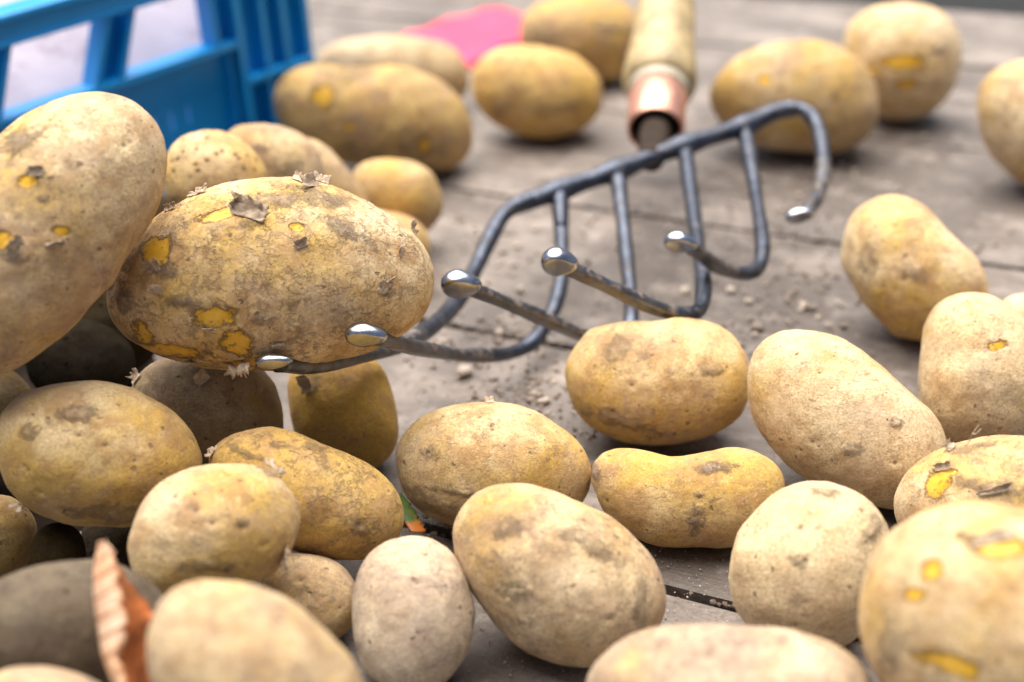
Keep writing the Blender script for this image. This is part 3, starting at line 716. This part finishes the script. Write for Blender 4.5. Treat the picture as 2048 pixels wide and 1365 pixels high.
mm = .001
for (nm, x, y, w, h, cu, li, sp) in [
    ('P2', 500, 432, 15, 7.5, 1.2, .4, -.35), ('P2', 478, 418, 6, 6, 2.2, .6, .8), ('P2', 640, 364, 7, 5, 1.4, .1, .2), ('P2', 598, 362, 6, 4, 1.6, .1, -.5), ('P2', 622, 372, 9, 5, 1.5, .3, .9),
    ('P2', 312, 540, 7, 6, 1.3, .3, .3), ('P2', 320, 580, 3.5, 6, 1.6, .3, 1.2), ('P2', 800, 500, 5.5, 6, 1.3, .3, 1.3), ('P2', 600, 492, 6, 5, 1.8, .3, .5), ('P2', 770, 580, 7, 6, .5, .2, 0),
    ('P2', 385, 722, 2.6, 7, 1.0, .4, .1), ('P2', 490, 722, 4.5, 8, 2.8, .8, .3), ('P2', 470, 727, 4, 8, 3.2, .8, -.6), ('P2', 252, 555, 4, 5, 1.5, .2, .6), ('P2', 840, 450, 6, 4, 1.2, .2, .9),
    ('P2', 420, 660, 5, 2.4, 1.2, .2, .2), ('P2', 560, 690, 6, 2.4, 1.0, .2, .1), ('P2', 395, 390, 9, 3, 1.0, .15, -.4), ('P2', 340, 420, 8, 3, 1.2, .15, -.6), ('P2', 545, 640, 5, 3, 1.0, .2, .3),
    ('P1', 72, 350, 5, 4, 1.6, .2, .3), ('P1', 110, 488, 7, 4, 1.8, .4, .2), ('P1', 30, 490, 7, 4, 1.0, .2, .8), ('P1', 268, 625, 4, 3, 1.8, .3, .2),
    ('P31', 1885, 940, 7, 3, 1.4, .3, -.4), ('P31', 1905, 898, 5, 4, 2.2, .4, .8), ('P31', 1990, 985, 12, 3, 1.2, .3, .2), ('P25', 545, 940, 8, 4, 1.0, .2, .4), ('P25', 565, 1110, 7, 6, 1.4, .3, .9),
    ('P22', 275, 760, 5, 5, 1.2, .4, .3), ('P22', 405, 762, 6, 8, 2.2, .8, .9), ('P21', 615, 775, 5, 10, 2.0, .6, .2), ('P20', 980, 806, 4, 3.4, 1.4, .2, .1),
    ('P23', 35, 1025, 6, 4, 1.5, .4, .3), ('P32', 1990, 1085, 12, 3, .9, .2, .1), ('P24', 428, 905, 5, 3, 1.2, .2, .6)]:
    flake(nm, x, y, w*mm, h*mm, cu, li*mm, int(x*3+y), sp)
# fine scurf flecks on the netted skins: one part each
def scurf(nm, n, smin, smax, seed):
    rs = np.random.default_rng(seed); o, P, nr, px, py, fr = POTS[nm]; V = []; F = []
    M = np.array([fr['X'], fr['Y'], -fr['n']]).T
    cand = rs.choice(len(P), n*5); dens = vnoise(P[cand]*70, 3); cand = cand[dens > rs.uniform(-.6, .7, len(cand))][:n]
    for k in cand:
        c = P[k]; n_ = nr[k]; a = rs.normal(size=3); a -= (a @ n_)*n_; a /= np.linalg.norm(a); b = np.cross(n_, a)
        s = rs.uniform(smin, smax)*mm; h = s*rs.uniform(.2, .6); l = s*rs.uniform(.15, .55)
        q = len(V)
        for (u, v, z) in ((-1, -.2, -.3), (-.3, -.35, .1), (.5, -.2, -.1), (1, 0, -.3), (.6, .5, 1), (-.1, .7, .8), (-.7, .4, .6)):
            V.append(c + a*u*s*rs.uniform(.7, 1.2) + b*v*h*rs.uniform(.7, 1.3) + n_*(z*l*rs.uniform(.6, 1.2)))
        F += [[q, q+1, q+6], [q+1, q+5, q+6], [q+1, q+2, q+5], [q+2, q+4, q+5], [q+2, q+3, q+4]]
    W = np.array(V) @ M.T + fr['centre']
    s = mesh_obj('skin_scurf', W, F, M_FLAKE, None, smooth=False, origin=fr['centre']); set_parent(s, o); s['kind'] = 'stuff'
for nm, n, a, b in (('P2', 900, .25, .8), ('P1', 260, .2, .6), ('P24', 350, .15, .45), ('P31', 260, .2, .6), ('P28', 160, .15, .35), ('P20', 120, .15, .35), ('P17', 70, .15, .35), ('P25', 90, .15, .35), ('P18', 50, .12, .3), ('P19', 50, .12, .3), ('P30', 60, .12, .3), ('P22', 150, .2, .45)):
    scurf(nm, n, a, b, len(nm)+n)

# ---------------------------------------------------------------- six tined hand cultivator
TINES = {
 1: [(1062,400,.805),(1014,424,.80),(984,468,.789),(956,527,.775),(915,600,.74),(870,648,.70),(800,690,.655),(700,718,.613),(620,733,.582),(560,731,.563)],
 2: [(1120,390,.81),(1122,560,.765),(1085,660,.735),(1030,705,.715),(940,713,.675),(830,697,.615),(750,677,.568)],
 3: [(1235,348,.82),(1252,500,.775),(1262,640,.73),(1235,700,.715),(1165,672,.69),(1050,622,.66),(940,578,.633)],
 4: [(1370,300,.835),(1390,450,.765),(1407,575,.70),(1388,628,.675),(1320,620,.66),(1230,580,.645),(1135,535,.632)],
 5: [(1490,262,.85),(1510,380,.80),(1525,500,.745),(1505,545,.725),(1450,540,.71),(1400,508,.69),(1375,490,.678)],
 6: [(1570,219,.858),(1610,222,.855),(1636,256,.845),(1646,320,.82),(1640,380,.79),(1612,428,.755)]}
TIPS = {1: (543,725,.558,75,36,-4), 2: (727,673,.556,84,52,3), 3: (918,572,.626,80,62,0), 4: (1115,527,.626,74,62,6), 5: (1358,487,.672,68,46,8), 6: (1598,433,.748,60,34,-14)}
rake = empty('hand_cultivator', on_z(1300, 330, 0))
tag(rake, 'old garden cultivator with six curved steel tines, copper ferrule and wooden handle', 'garden tool')
down = -CU*.80 + _F*-.38 + CR*-.05; down /= np.linalg.norm(down)
for k, pts in TINES.items():
    P = catmull([at_depth(*q) for q in pts], 12); s = np.linspace(0, 1, len(P))
    base = .0046 if k in (1, 6) else .0040
    R = base + .0012*np.clip(1-s*9, 0, 1) + .0003*np.sin(s*30+k)
    R = R*(1-.14*np.clip((s-.55)/.45, 0, 1))
    V, F = tube(P, R, 20, flat=(down, .62))
    cut = None
    ti = mesh_obj('tine', V, F, M_STEEL_WORN if False else M_STEEL, rake, origin=P[0])
    # the claw half is worn to bare metal
    ti.data.materials.append(M_STEEL_WORN)
    for f in ti.data.polygons:
        if len(f.vertices) == 4 and (f.vertices[0]//20)/len(P) > .60: f.material_index = 1
    x, y, dep, wx, wy, ang = TIPS[k]
    c = at_depth(x, y, dep); rx = wx/2*dep/F_PX*.92; ry = wy/2*dep/F_PX*1.0; a = math.radians(ang)
    ax = CR*math.cos(a) - CU*math.sin(a); ay = CU*math.cos(a) + CR*math.sin(a); az = -_F
    D, Fi = ico(4); q = D.copy()
    # a knob with a flattened underside that faces down and a little to the front
    fd = np.array([.0, -.78, .63]); fd /= np.linalg.norm(fd); lim = .56
    sd_ = q @ fd; over = sd_ > lim; q[over] -= np.outer(sd_[over]-lim, fd)*.94
    q[:,1] += .10; tail = np.clip(q[:,0], 0, 1); q[:,1] *= (1-.28*tail); q[:,2] *= (1-.28*tail); q[:,0] = np.where(q[:,0] > 0, q[:,0]*1.25, q[:,0])
    W = c + np.outer(q[:,0]*rx, ax) + np.outer(q[:,1]*ry, ay) + np.outer(q[:,2]*ry*1.0, az)
    kb = mesh_obj('tine_tip', W, Fi.tolist(), M_KNOB, ti, origin=c)
# crossbar
BAR = [(1052,405,.8045),(1120,381,.81),(1235,341,.82),(1300,316,.828),(1370,291,.835),(1430,272,.842),(1490,252,.85),(1545,226,.856),(1580,218,.858)]
P = catmull([at_depth(*q) for q in BAR], 10)
prj = np.array([project(p)[0] for p in P]); R = np.full(len(P), .0054)
for jx in (1120, 1235, 1370, 1490): R = R + .0016*np.exp(-((prj-jx)/26)**2)
V, F = tube(P, R, 20); mesh_obj('crossbar', V, F, M_STEEL, rake, origin=P[len(P)//2])
for (k, a, b) in ((2, (1120,384,.81), 0), (3, (1235,345,.82), 0), (4, (1370,296,.835), 0), (5, (1490,256,.85), 0)):
    x, y, d = a; Pw = catmull([at_depth(x-2, y-4, d), at_depth(x, y+14, d-.004), at_depth(x+1, y+40, d-.012), at_depth(x+2, y+70, d-.021)], 6)
    V, F = tube(Pw, (.0028) + .0046*(1-np.linspace(0, 1, len(Pw)))**2, 18); mesh_obj('weld_joint', V, F, M_STEEL, rake, origin=Pw[0])
# tang, ferrule, handle
hA = at_depth(1311, 262, .88); hE = at_depth(1334, -18, .985); ax = (hE-hA); HL = np.linalg.norm(ax); ax /= HL
Pw = catmull([at_depth(1302, 322, .828), at_depth(1305, 300, .84), hA + ax*.004, hA + ax*.03], 6)
V, F = tube(Pw, np.interp(np.linspace(0, 1, len(Pw)), [0, .3, .6, 1], [.0075, .0085, .0095, .0095]), 20); mesh_obj('tang', V, F, simple('rusty_tang', (.045, .033, .025), .85, .0, .3, 90, spec=.08), rake, origin=Pw[0])
up_ = np.array([0, 0, 1.0]); sN = np.cross(ax, up_); sN /= np.linalg.norm(sN); sB = np.cross(sN, ax)
def lathe(prof, seg=40):
    V = []; F = []
    for (s, r) in prof:
        for k in range(seg): a = 2*math.pi*k/seg; V.append(hA + ax*s + (sN*math.cos(a)+sB*math.sin(a))*r)
    for i in range(len(prof)-1):
        for k in range(seg): F.append([i*seg+k, i*seg+(k+1) % seg, (i+1)*seg+(k+1) % seg, (i+1)*seg+k])
    return V, F
r0 = .0178
V, F = lathe([(.016, .0155), (.0006, .0160), (-.0003, .0166), (0, .0174), (.001, r0), (.018, r0*1.01), (.034, r0*1.03), (.0345, r0*1.0)]); mesh_obj('ferrule', V, F, M_COPPER, rake, origin=hA)
V, F = lathe([(.008, .0001), (.008, .0158)]); mesh_obj('ferrule_plug', V, F, M_DARK, rake, origin=hA)
V, F = lathe([(.0338, r0*.9), (.0340, r0*1.06), (.036, r0*1.09), (.041, r0*1.10), (.0425, r0*1.07)]); mesh_obj('collar', V, F, M_PALE, rake, origin=hA)
pr = catmull([(.0415, .0188, 0), (.045, .0222, 0), (.053, .0240, 0), (.072, .0226, 0), (.095, .0208, 0), (HL-.030, .0202, 0), (HL-.010, .0180, 0), (HL-.003, .0130, 0), (HL, .004, 0), (HL+.0005, .0002, 0)], 6)
V, F = lathe([(a, b) for a, b, _ in pr], 48); mesh_obj('handle', V, F, M_HANDLE, rake, origin=hA)

# ---------------------------------------------------------------- blue plastic crate
cd = np.array([.6494, .76044, 0]); cu = -cd; cn = np.array([cd[1], -cd[0], 0])       # along the side (towards us), outward normal
C0 = np.array([-.1330, .9985, 0]); CH = .1515; CLEN = .56; CW = .36
crate = empty('plastic_crate', C0); tag(crate, 'open blue plastic crate with slanted window openings standing left behind the potatoes', 'crate')
def cw(u, w, z): return C0 + cu*u + cn*w + np.array([0, 0, z])
def cbox(name, u0, u1, w0, w1, z0, z1, bev=.0012, mat=None, slant=0.0, parent=None):
    V, F = box_vf(u0, u1, w0, w1, z0, z1)
    W = [cw(u + slant*(zz-z0)/(z1-z0 + 1e-9), w, zz) for (u, w, zz) in V]
    o = mesh_obj(name, W, F, mat or M_BLUE, parent or crate, smooth=False, origin=cw((u0+u1)/2, (w0+w1)/2, (z0+z1)/2))
    if bev: bevel_obj(o, bev, 2)
    return o
def prism(name, poly, w0, w1, bev=.0012, parent=None):
    n = len(poly); V = [cw(u, w0, z) for u, z in poly] + [cw(u, w1, z) for u, z in poly]
    F = [list(range(n)), list(range(2*n-1, n-1, -1))] + [[i, i+n, (i+1) % n+n, (i+1) % n] for i in range(n)]
    o = mesh_obj(name, V, F, M_BLUE, parent or crate, smooth=False, origin=cw(poly[0][0], w0, poly[0][1]))
    bm = bmesh.new(); bm.from_mesh(o.data); bmesh.ops.recalc_face_normals(bm, faces=bm.faces); bm.to_mesh(o.data); bm.free()
    if bev: bevel_obj(o, bev, 2)
    return o
S = .42   # posts lean: u grows as z falls, 0.42 per metre height
def lean(u, z, zt=.1345): return u + S*(zt-z)
# rim: lip, band, under edge
cbox('rim_lip', -.003, CLEN, -.019, .0045, .1465, CH, .0015)
cbox('rim_band', 0.0, CLEN, -.0145+.0115, .002, .1347, .1465, .0008)
cbox('rim_band', 0.0, CLEN, -.0030, .0032, .1325, .1352, .0006)
# sill and wall below
cbox('sill', .0655, CLEN, -.014, .0025, .0868, .0925, .0012)
cbox('lower_wall', .0640, CLEN, -.0110, -.0085, .006, .0870, 0)
cbox('base_flange', -.001, CLEN, -.012, .0025, 0.0, .008, .0012)
# window posts, each a recessed channel between two thin ribs
def post(u_t, w_t, u_b_off=0):
    """u_t: top u (right side, smaller) and width"""
    z0, z1 = .0920, .1330
    for (a, b) in ((u_t, u_t+.0042), (u_t+w_t-.0042, u_t+w_t)):
        prism('post_rib', [(lean(a, z1), z1), (lean(b, z1), z1), (lean(b, z0), z0), (lean(a, z0), z0)], -.0135, .0018, .0007)
    prism('post_web', [(lean(u_t+.004, z1), z1), (lean(u_t+w_t-.004, z1), z1), (lean(u_t+w_t-.004, z0), z0), (lean(u_t+.004, z0), z0)], -.0130, -.0105, 0)
post(.1400, .0235); post(.2300, .0235); post(.3200, .0235); post(.4100, .0235); post(.5000, .0235)
# solid panel right of the last window
cbox('end_web', .0640, .0815, -.0128, -.0104, .0925, .1328, 0)
cbox('end_rib', .0792, .0838, -.0135, .0018, .0925, .1328, .0007)
# ventilation slots in the lower wall: raised dark frames cut by boolean
slots = [cbox('slot_cutter', u-.0010, u+.0010, -.02, .0, .0445, .0565, 0) for u in (.1068, .1210, .1352, .1494, .1636, .1778)]
lw = [o for o in crate.children if o.name.startswith('lower_wall')][0] if False else bpy.data.objects['lower_wall']
for s_ in slots:
    pass
def wall_with_slots():
    me = bpy.data.meshes.new('lower_wall'); us = sorted([.0640, CLEN] + [u+d for u in (.1068, .1210, .1352, .1494, .1636, .1778) for d in (-.0011, .0011)])
    zs = [.006, .0445, .0565, .0870]; V = []; F = []
    def quad(a, b, c, d): q = len(V); V.extend([a, b, c, d]); F.append([q, q+1, q+2, q+3])
    for i in range(len(us)-1):
        for j in range(3):
            if j == 1 and i % 2 == 1: # hole: inner walls
                u0, u1, z0, z1 = us[i], us[i+1], zs[1], zs[2]
                for (a, b) in (((u0, z0), (u1, z0)), ((u1, z0), (u1, z1)), ((u1, z1), (u0, z1)), ((u0, z1), (u0, z0))):
                    quad(cw(a[0], -.0085, a[1]), cw(b[0], -.0085, b[1]), cw(b[0], -.0110, b[1]), cw(a[0], -.0110, a[1]))
                continue
            for w in (-.0085, -.0110): quad(cw(us[i], w, zs[j]), cw(us[i+1], w, zs[j]), cw(us[i+1], w, zs[j+1]), cw(us[i], w, zs[j+1]))
    return V, F
for s_ in slots + [lw]: bpy.data.objects.remove(s_, do_unlink=True)
V, F = wall_with_slots(); lwo = mesh_obj('lower_wall', V, F, M_BLUE, crate, smooth=False, origin=cw(.2, -.01, .05))
# corner block: vertical ribs with pockets between, ledge across
cbox('divider', .0595, .0655, -.0135, .0030, .004, .1345, .0009)
cbox('corner_web', .0, .060, -.0130, -.0100, .004, .1345, 0)
for a, b in ((.0375, .0425), (.0185, .0240), (-.002, .0032)): cbox('corner_rib', a, b, -.0128, .0022, .0655, .1340, .0008)
cbox('corner_ledge', -.002, .0600, -.0128, .0035, .0595, .0645, .0010)
for a, b in ((.0375, .0425), (.0185, .0240), (-.002, .0032)): cbox('corner_rib', a, b, -.0128, .0012, .0060, .0597, .0008)
cbox('panel_rib', .0700, .0722, -.0112, -.001, .008, .0868, .0006)
# the other three sides and the floor
cbox('end_wall', -.002, .0015, -CW, -.0128, .004, .1330, 0); cbox('end_rim', -.003, .006, -CW, -.004, .1330, CH, .0015)
cbox('far_wall', 0, CLEN, -CW-.003, -CW, .004, .1330, 0); cbox('far_rim', 0, CLEN, -CW-.006, -CW+.002, .1330, CH, .0015)
cbox('near_end_wall', CLEN-.003, CLEN, -CW, -.0128, .004, .1330, 0); cbox('near_end_rim', CLEN-.006, CLEN+.002, -CW, -.004, .1330, CH, .0015)
cbox('crate_floor', .002, CLEN-.004, -CW+.001, -.0128, .0045, .0085, 0)
# pale sack lying in the crate, soft folds
nu, nv = 90, 60; V = []; F = []; G = []
for i in range(nu):
    for j in range(nv): G.append((i/(nu-1), j/(nv-1)))
G = np.array(G); U = .006 + G[:,0]*(CLEN-.03); Wd = -.022 - G[:,1]*(CW-.055)
prof = np.clip(np.sin(np.clip(G[:,1]*2.2, 0, 1)*math.pi*.5), 0, 1)**.55*np.clip(np.sin(np.clip(G[:,0], .0, 1)*math.pi), 0, 1)**.05
fold = fbm(np.c_[U*22, Wd*4, U*0], 3, 71)*.018 + np.abs(vnoise(np.c_[U*30, Wd*9, U*0], 73))*.012
Z = .012 + prof*.124 + fold*prof
for k in range(len(G)): V.append(cw(U[k], Wd[k] - .012*fold[k]/.014, max(.011, Z[k])))
for i in range(nu-1):
    for j in range(nv-1): p_ = i*nv+j; F.append([p_, p_+1, p_+nv+1, p_+nv])
n0 = len(V)
V += [cw(U[k], Wd[k], .0100) for k in range(len(G))]
F += [[n0+a for a in f[::-1]] for f in F[:]]
for i in range(nu-1):
    for (j) in (0, nv-1): a = i*nv+j; F.append([a, a+nv, n0+a+nv, n0+a])
for j in range(nv-1):
    for i in (0, nu-1): a = i*nv+j; F.append([a, a+1, n0+a+1, n0+a])
bag = mesh_obj('sack', V, F, M_BAG, None, origin=cw(.25, -.15, .01)); tag(bag, 'pale lilac white crumpled sack seen through the windows of the blue crate', 'sack')

# ---------------------------------------------------------------- pink card
def card(name, poly, z, th, mat, sub=6):
    n = len(poly); top = [on_z(x, y, z+th) for x, y in poly]; c = sum(top)/n; V = [c] + top + [p - np.array([0, 0, th]) for p in top]
    F = [[0, 1+i, 1+(i+1) % n] for i in range(n)] + [[1+i, 1+n+i, 1+n+(i+1) % n, 1+(i+1) % n] for i in range(n)]
    return mesh_obj(name, V, F, mat, None, smooth=False, origin=c)
pk = card('pink_card', [(778,86),(812,66),(852,57),(893,36),(938,30),(968,17),(1004,16),(1030,26),(1057,34),(1044,58),(1040,82),(1004,90),(978,104),(955,118),(938,131),(915,112),(880,108),(848,96),(810,98)], .0, .004, M_PINK)
tag(pk, 'bright pink printed card lying on the boards behind the yellow egg shaped potato', 'card')
for poly in ([(975,88),(1000,82),(1006,86),(982,93)], [(925,112),(938,108),(942,113),(930,117)], [(1020,80),(1034,76),(1036,80),(1024,84)]):
    b_ = card('card_print', poly, .0041, .0003, M_INK); set_parent(b_, pk)

# ---------------------------------------------------------------- leaves
def leaf_material():
    t = NT('dry_leaf'); v = t.obj(False); u = t.attr('across'); s = t.attr('along')
    c = t.mix(t.ramp(t.noise(v, 90, 4), .35, .65), (.74, .40, .22), (.80, .56, .38))
    wv = t.math('SINE', t.math('MULTIPLY', t.math('ADD', t.math('MULTIPLY', s, 9.0), t.math('MULTIPLY', u, .35)), 6.283))
    c = t.mix(t.ramp(wv, .60, .98, 0, .75), c, (.30, .095, .035)); c = t.mix(t.ramp(t.attr('pale'), 0, 1, 0, .85), c, (.72, .52, .30))
    m = t.set(Base_Color=c, Roughness=.6, Normal=t.bump(t.noise(v, 500, 4), .0004))
    t.b.inputs['Transmission Weight'].default_value = 0.0
    return t.m
M_LEAF = leaf_material(); M_LEAF2 = simple('brown_leaf', (.34, .095, .022), .55, 0, .5, 110, .0006, 260)
def ribbon(name, L, Rr, dl, dr, mat, bulge, seed, pale=lambda s: 0, n=60, m=14):
    Lp = catmull([(x, y, 0) for x, y in L], 12); Rp = catmull([(x, y, 0) for x, y in Rr], 12)
    s = np.linspace(0, 1, n); Lp = np.array([np.interp(s, np.linspace(0, 1, len(Lp)), Lp[:,k]) for k in (0, 1)]).T; Rp = np.array([np.interp(s, np.linspace(0, 1, len(Rp)), Rp[:,k]) for k in (0, 1)]).T
    V = []; F = []; al = []; ac = []; pa = []
    for i in range(n):
        for j in range(m):
            t = j/(m-1); x = Lp[i,0]*(1-t)+Rp[i,0]*t + (3.0*math.sin(s[i]*47+seed)+2.0*math.sin(s[i]*91+seed))*t**6; y = Lp[i,1]*(1-t)+Rp[i,1]*t
            d = dl(s[i])*(1-t)+dr(s[i])*t - bulge(s[i])*math.sin(t*math.pi) + -.00012*math.sin(s[i]*math.pi*22 + t*1.5)
            V.append(at_depth(x, y, d)); al.append(s[i]); ac.append(t); pa.append(pale(s[i]))
    for i in range(n-1):
        for j in range(m-1): p = i*m+j; F.append([p, p+1, p+m+1, p+m])
    o = mesh_obj(name, V, F, mat, None, origin=V[len(V)//2])
    for an, arr in (('along', al), ('across', ac), ('pale', pa)):
        at = o.data.attributes.new(an, 'FLOAT', 'POINT'); at.data.foreach_set('value', np.array(arr, np.float32))
    so = o.modifiers.new('thickness', 'SOLIDIFY'); so.thickness = .0004; so.offset = 0
    return o
lf = ribbon('dry_leaf', [(198,1085),(188,1140),(188,1190),(196,1250),(205,1310),(228,1375),(245,1430)], [(212,1082),(228,1110),(236,1160),(246,1210),(252,1260),(240,1320),(258,1375),(275,1430)],
            lambda s: .428-.012*s, lambda s: .424-.012*s, M_LEAF, lambda s: .004*math.sin(min(1, s*1.2+.1)*math.pi*.5), 3, pale=lambda s: max(0, (s-.55)*1.8))
tag(lf, 'curled dry orange leaf standing on edge between the dark potato and the pale one', 'leaf')
lb = ribbon('leaf_blade', [(222,1100),(234,1160),(244,1210),(250,1260),(240,1320),(255,1375),(272,1430)], [(232,1130),(262,1170),(292,1205),(315,1245),(312,1300),(306,1360),(304,1430)],
            lambda s: .4245-.012*s, lambda s: .442-.010*s, M_LEAF2, lambda s: -.003, 5)
set_parent(lb, lf); lb['label'] = 'dark reddish brown inner side of the curled leaf'
lg = ribbon('leaf', [(790,1000),(800,1030),(812,1050),(822,1064)], [(800,985),(824,1015),(842,1045),(852,1066)], lambda s: .585-.004*s, lambda s: .590-.004*s, None, lambda s: .001, 8, n=20, m=8)
def leaf_green():
    t = NT('green_orange_leaf'); v = t.obj(False); s = t.attr('along')
    c = t.mix(t.ramp(t.math('ADD', s, t.math('MULTIPLY', t.math('SUBTRACT', t.noise(v, 200, 3), .5), .8)), .45, .8), (.055, .10, .018), (.45, .14, .02))
    return t.set(Base_Color=c, Roughness=.5)
lg.data.materials.append(leaf_green()); tag(lg, 'small green and orange leaf tucked on the boards left of the speckled slanting potato', 'leaf')

# ---------------------------------------------------------------- added soil mound, coloured near black as shade under the heap
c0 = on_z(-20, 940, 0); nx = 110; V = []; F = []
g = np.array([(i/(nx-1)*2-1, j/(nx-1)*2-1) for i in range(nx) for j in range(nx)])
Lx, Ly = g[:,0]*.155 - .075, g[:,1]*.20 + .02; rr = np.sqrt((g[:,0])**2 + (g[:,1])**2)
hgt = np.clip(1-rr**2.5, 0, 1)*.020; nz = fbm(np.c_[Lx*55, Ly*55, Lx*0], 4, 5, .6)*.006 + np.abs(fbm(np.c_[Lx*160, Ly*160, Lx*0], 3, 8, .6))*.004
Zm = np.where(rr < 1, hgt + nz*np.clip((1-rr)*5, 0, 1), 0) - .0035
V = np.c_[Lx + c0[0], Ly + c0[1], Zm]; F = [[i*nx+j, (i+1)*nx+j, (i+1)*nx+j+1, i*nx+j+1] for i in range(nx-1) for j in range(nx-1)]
lit = mesh_obj('soil_shade', V, F, M_DARK, None); tag(lit, 'added loose soil and litter, coloured near black as shade under the potato heap', 'soil', kind='stuff')

# ---------------------------------------------------------------- crumbs of soil
big = [(930,742,.0060,1,'pale flat flake of soil alone on the boards below the second tine'),(1086,803,.0035,1,'pale pebble of soil left of the tine touched potato, above the middle oval one'),
       (1062,800,.0030,0,'grey crumb beside the pale pebble on the boards'),(998,665,.0034,1,'pale crumb lodged in the board joint under the third tine'),(1606,612,.0036,1,'tan crumb on the boards above the large smooth potato'),
       (1580,590,.0028,0,'small grey crumb between the fifth tine and the pear shaped potato'),(1640,478,.0026,0,'grey crumb below the sixth tine tip'),(1515,655,.0040,0,'dark flat crumb just behind the large smooth potato'),
       (1040,578,.0032,1,'tan crumb in front of the third knob, by the second tine'),(1480,690,.0026,0,'grey crumb in the gap between oval and large smooth potato')]
for i, (x, y, r, pale, lab) in enumerate(big):
    p = on_z(x, y, r*.35); v, f = crumb_vf((0, 0, 0), r, i+3, .5)
    o = mesh_obj('soil_crumb', v, f, M_PALEC if pale else M_SOILC, None, smooth=True); o.location = Vector(p)
    tag(o, lab, 'soil crumb', 'larger crumbs of soil on the boards')
rs = np.random.default_rng(5); items = []; items2 = []
clusters = [(1000,660,60,14,60),(1080,790,60,25,45),(1170,560,60,60,40),(1040,760,110,50,160),(1250,430,140,70,120),(1560,560,120,80,160),(1650,350,120,50,120),(960,500,60,60,80),(1600,600,50,30,40),(1580,500,60,40,30),(1650,460,60,30,25),(930,770,60,50,30),(1130,870,40,30,30),(1480,680,60,30,40),(1300,480,120,80,60),(1700,330,120,60,40),(880,620,60,60,30),(870,1045,30,18,30),(1900,470,90,60,25),(1020,450,90,90,30)]
for (x, y, sx, sy, n) in clusters:
    for _ in range(n):
        px_, py_ = x+rs.normal()*sx, y+rs.normal()*sy
        if py_ < 60: continue
        r = abs(rs.normal())*.0009+.0003; p = on_z(px_, py_, 0)
        (items if rs.random() < .7 else items2).append(((p[0], p[1], r*.3), r, int(rs.integers(999))))
for _ in range(3500):
    px_, py_ = rs.uniform(600, 2048), rs.uniform(150, 1365); r = rs.uniform(.00015, .0006); p = on_z(px_, py_, 0)
    (items if rs.random() < .75 else items2).append(((p[0], p[1], r*.3), r, int(rs.integers(999))))
scatter('dirt_grains', items, M_SOILC, 'fine grey grains of soil scattered over the boards')
scatter('sand_grains', items2, M_PALEC, 'fine pale sandy grains scattered over the boards')
# grit packed into the joints
items = []
for (d0, lo, hi, gw_) in ((.4290, -.45, .35, .0054), (.6003, -.55, .4, .0050), (.7765, -.7, .3, .0045)):
    for _ in range(520):
        a = rs.uniform(lo, hi); b = d0 + rs.uniform(-.5, .5)*gw_
        if vnoise(np.array([[a*60, d0*50, 0]]), 3)[0] < -.30: continue
        p = np.array([e_al[0]*a + e_pp[0]*b, e_al[1]*a + e_pp[1]*b]); r = rs.uniform(.0007, .0020)
        items.append(((p[0], p[1], rs.uniform(-.0055, -.0008)), r, int(rs.integers(999))))
scatter('joint_grit', items, M_JOINT, 'earth and grit packed into the joints between the boards')
# dry stalks and root hairs
def hair(name, pts, r, mat, label, cat, parent=None):
    P = catmull([at_depth(*q) for q in pts], 8); V, F = tube(P, np.linspace(r, r*.4, len(P)), 6); o = mesh_obj(name, V, F, mat, None, origin=P[0])
    if parent: set_parent(o, parent)
    else: tag(o, label, cat)
    return o
for pts in ([(1930,892,.535),(1940,880,.535),(1945,868,.533),(1958,850,.532)], [(1888,905,.538),(1896,896,.537),(1905,898,.536)], [(1945,868,.533),(1952,868,.532),(1962,858,.531)]):
    hair('root_hair', pts, .00035, M_FLAKE, None, None, POTS['P31'][0])
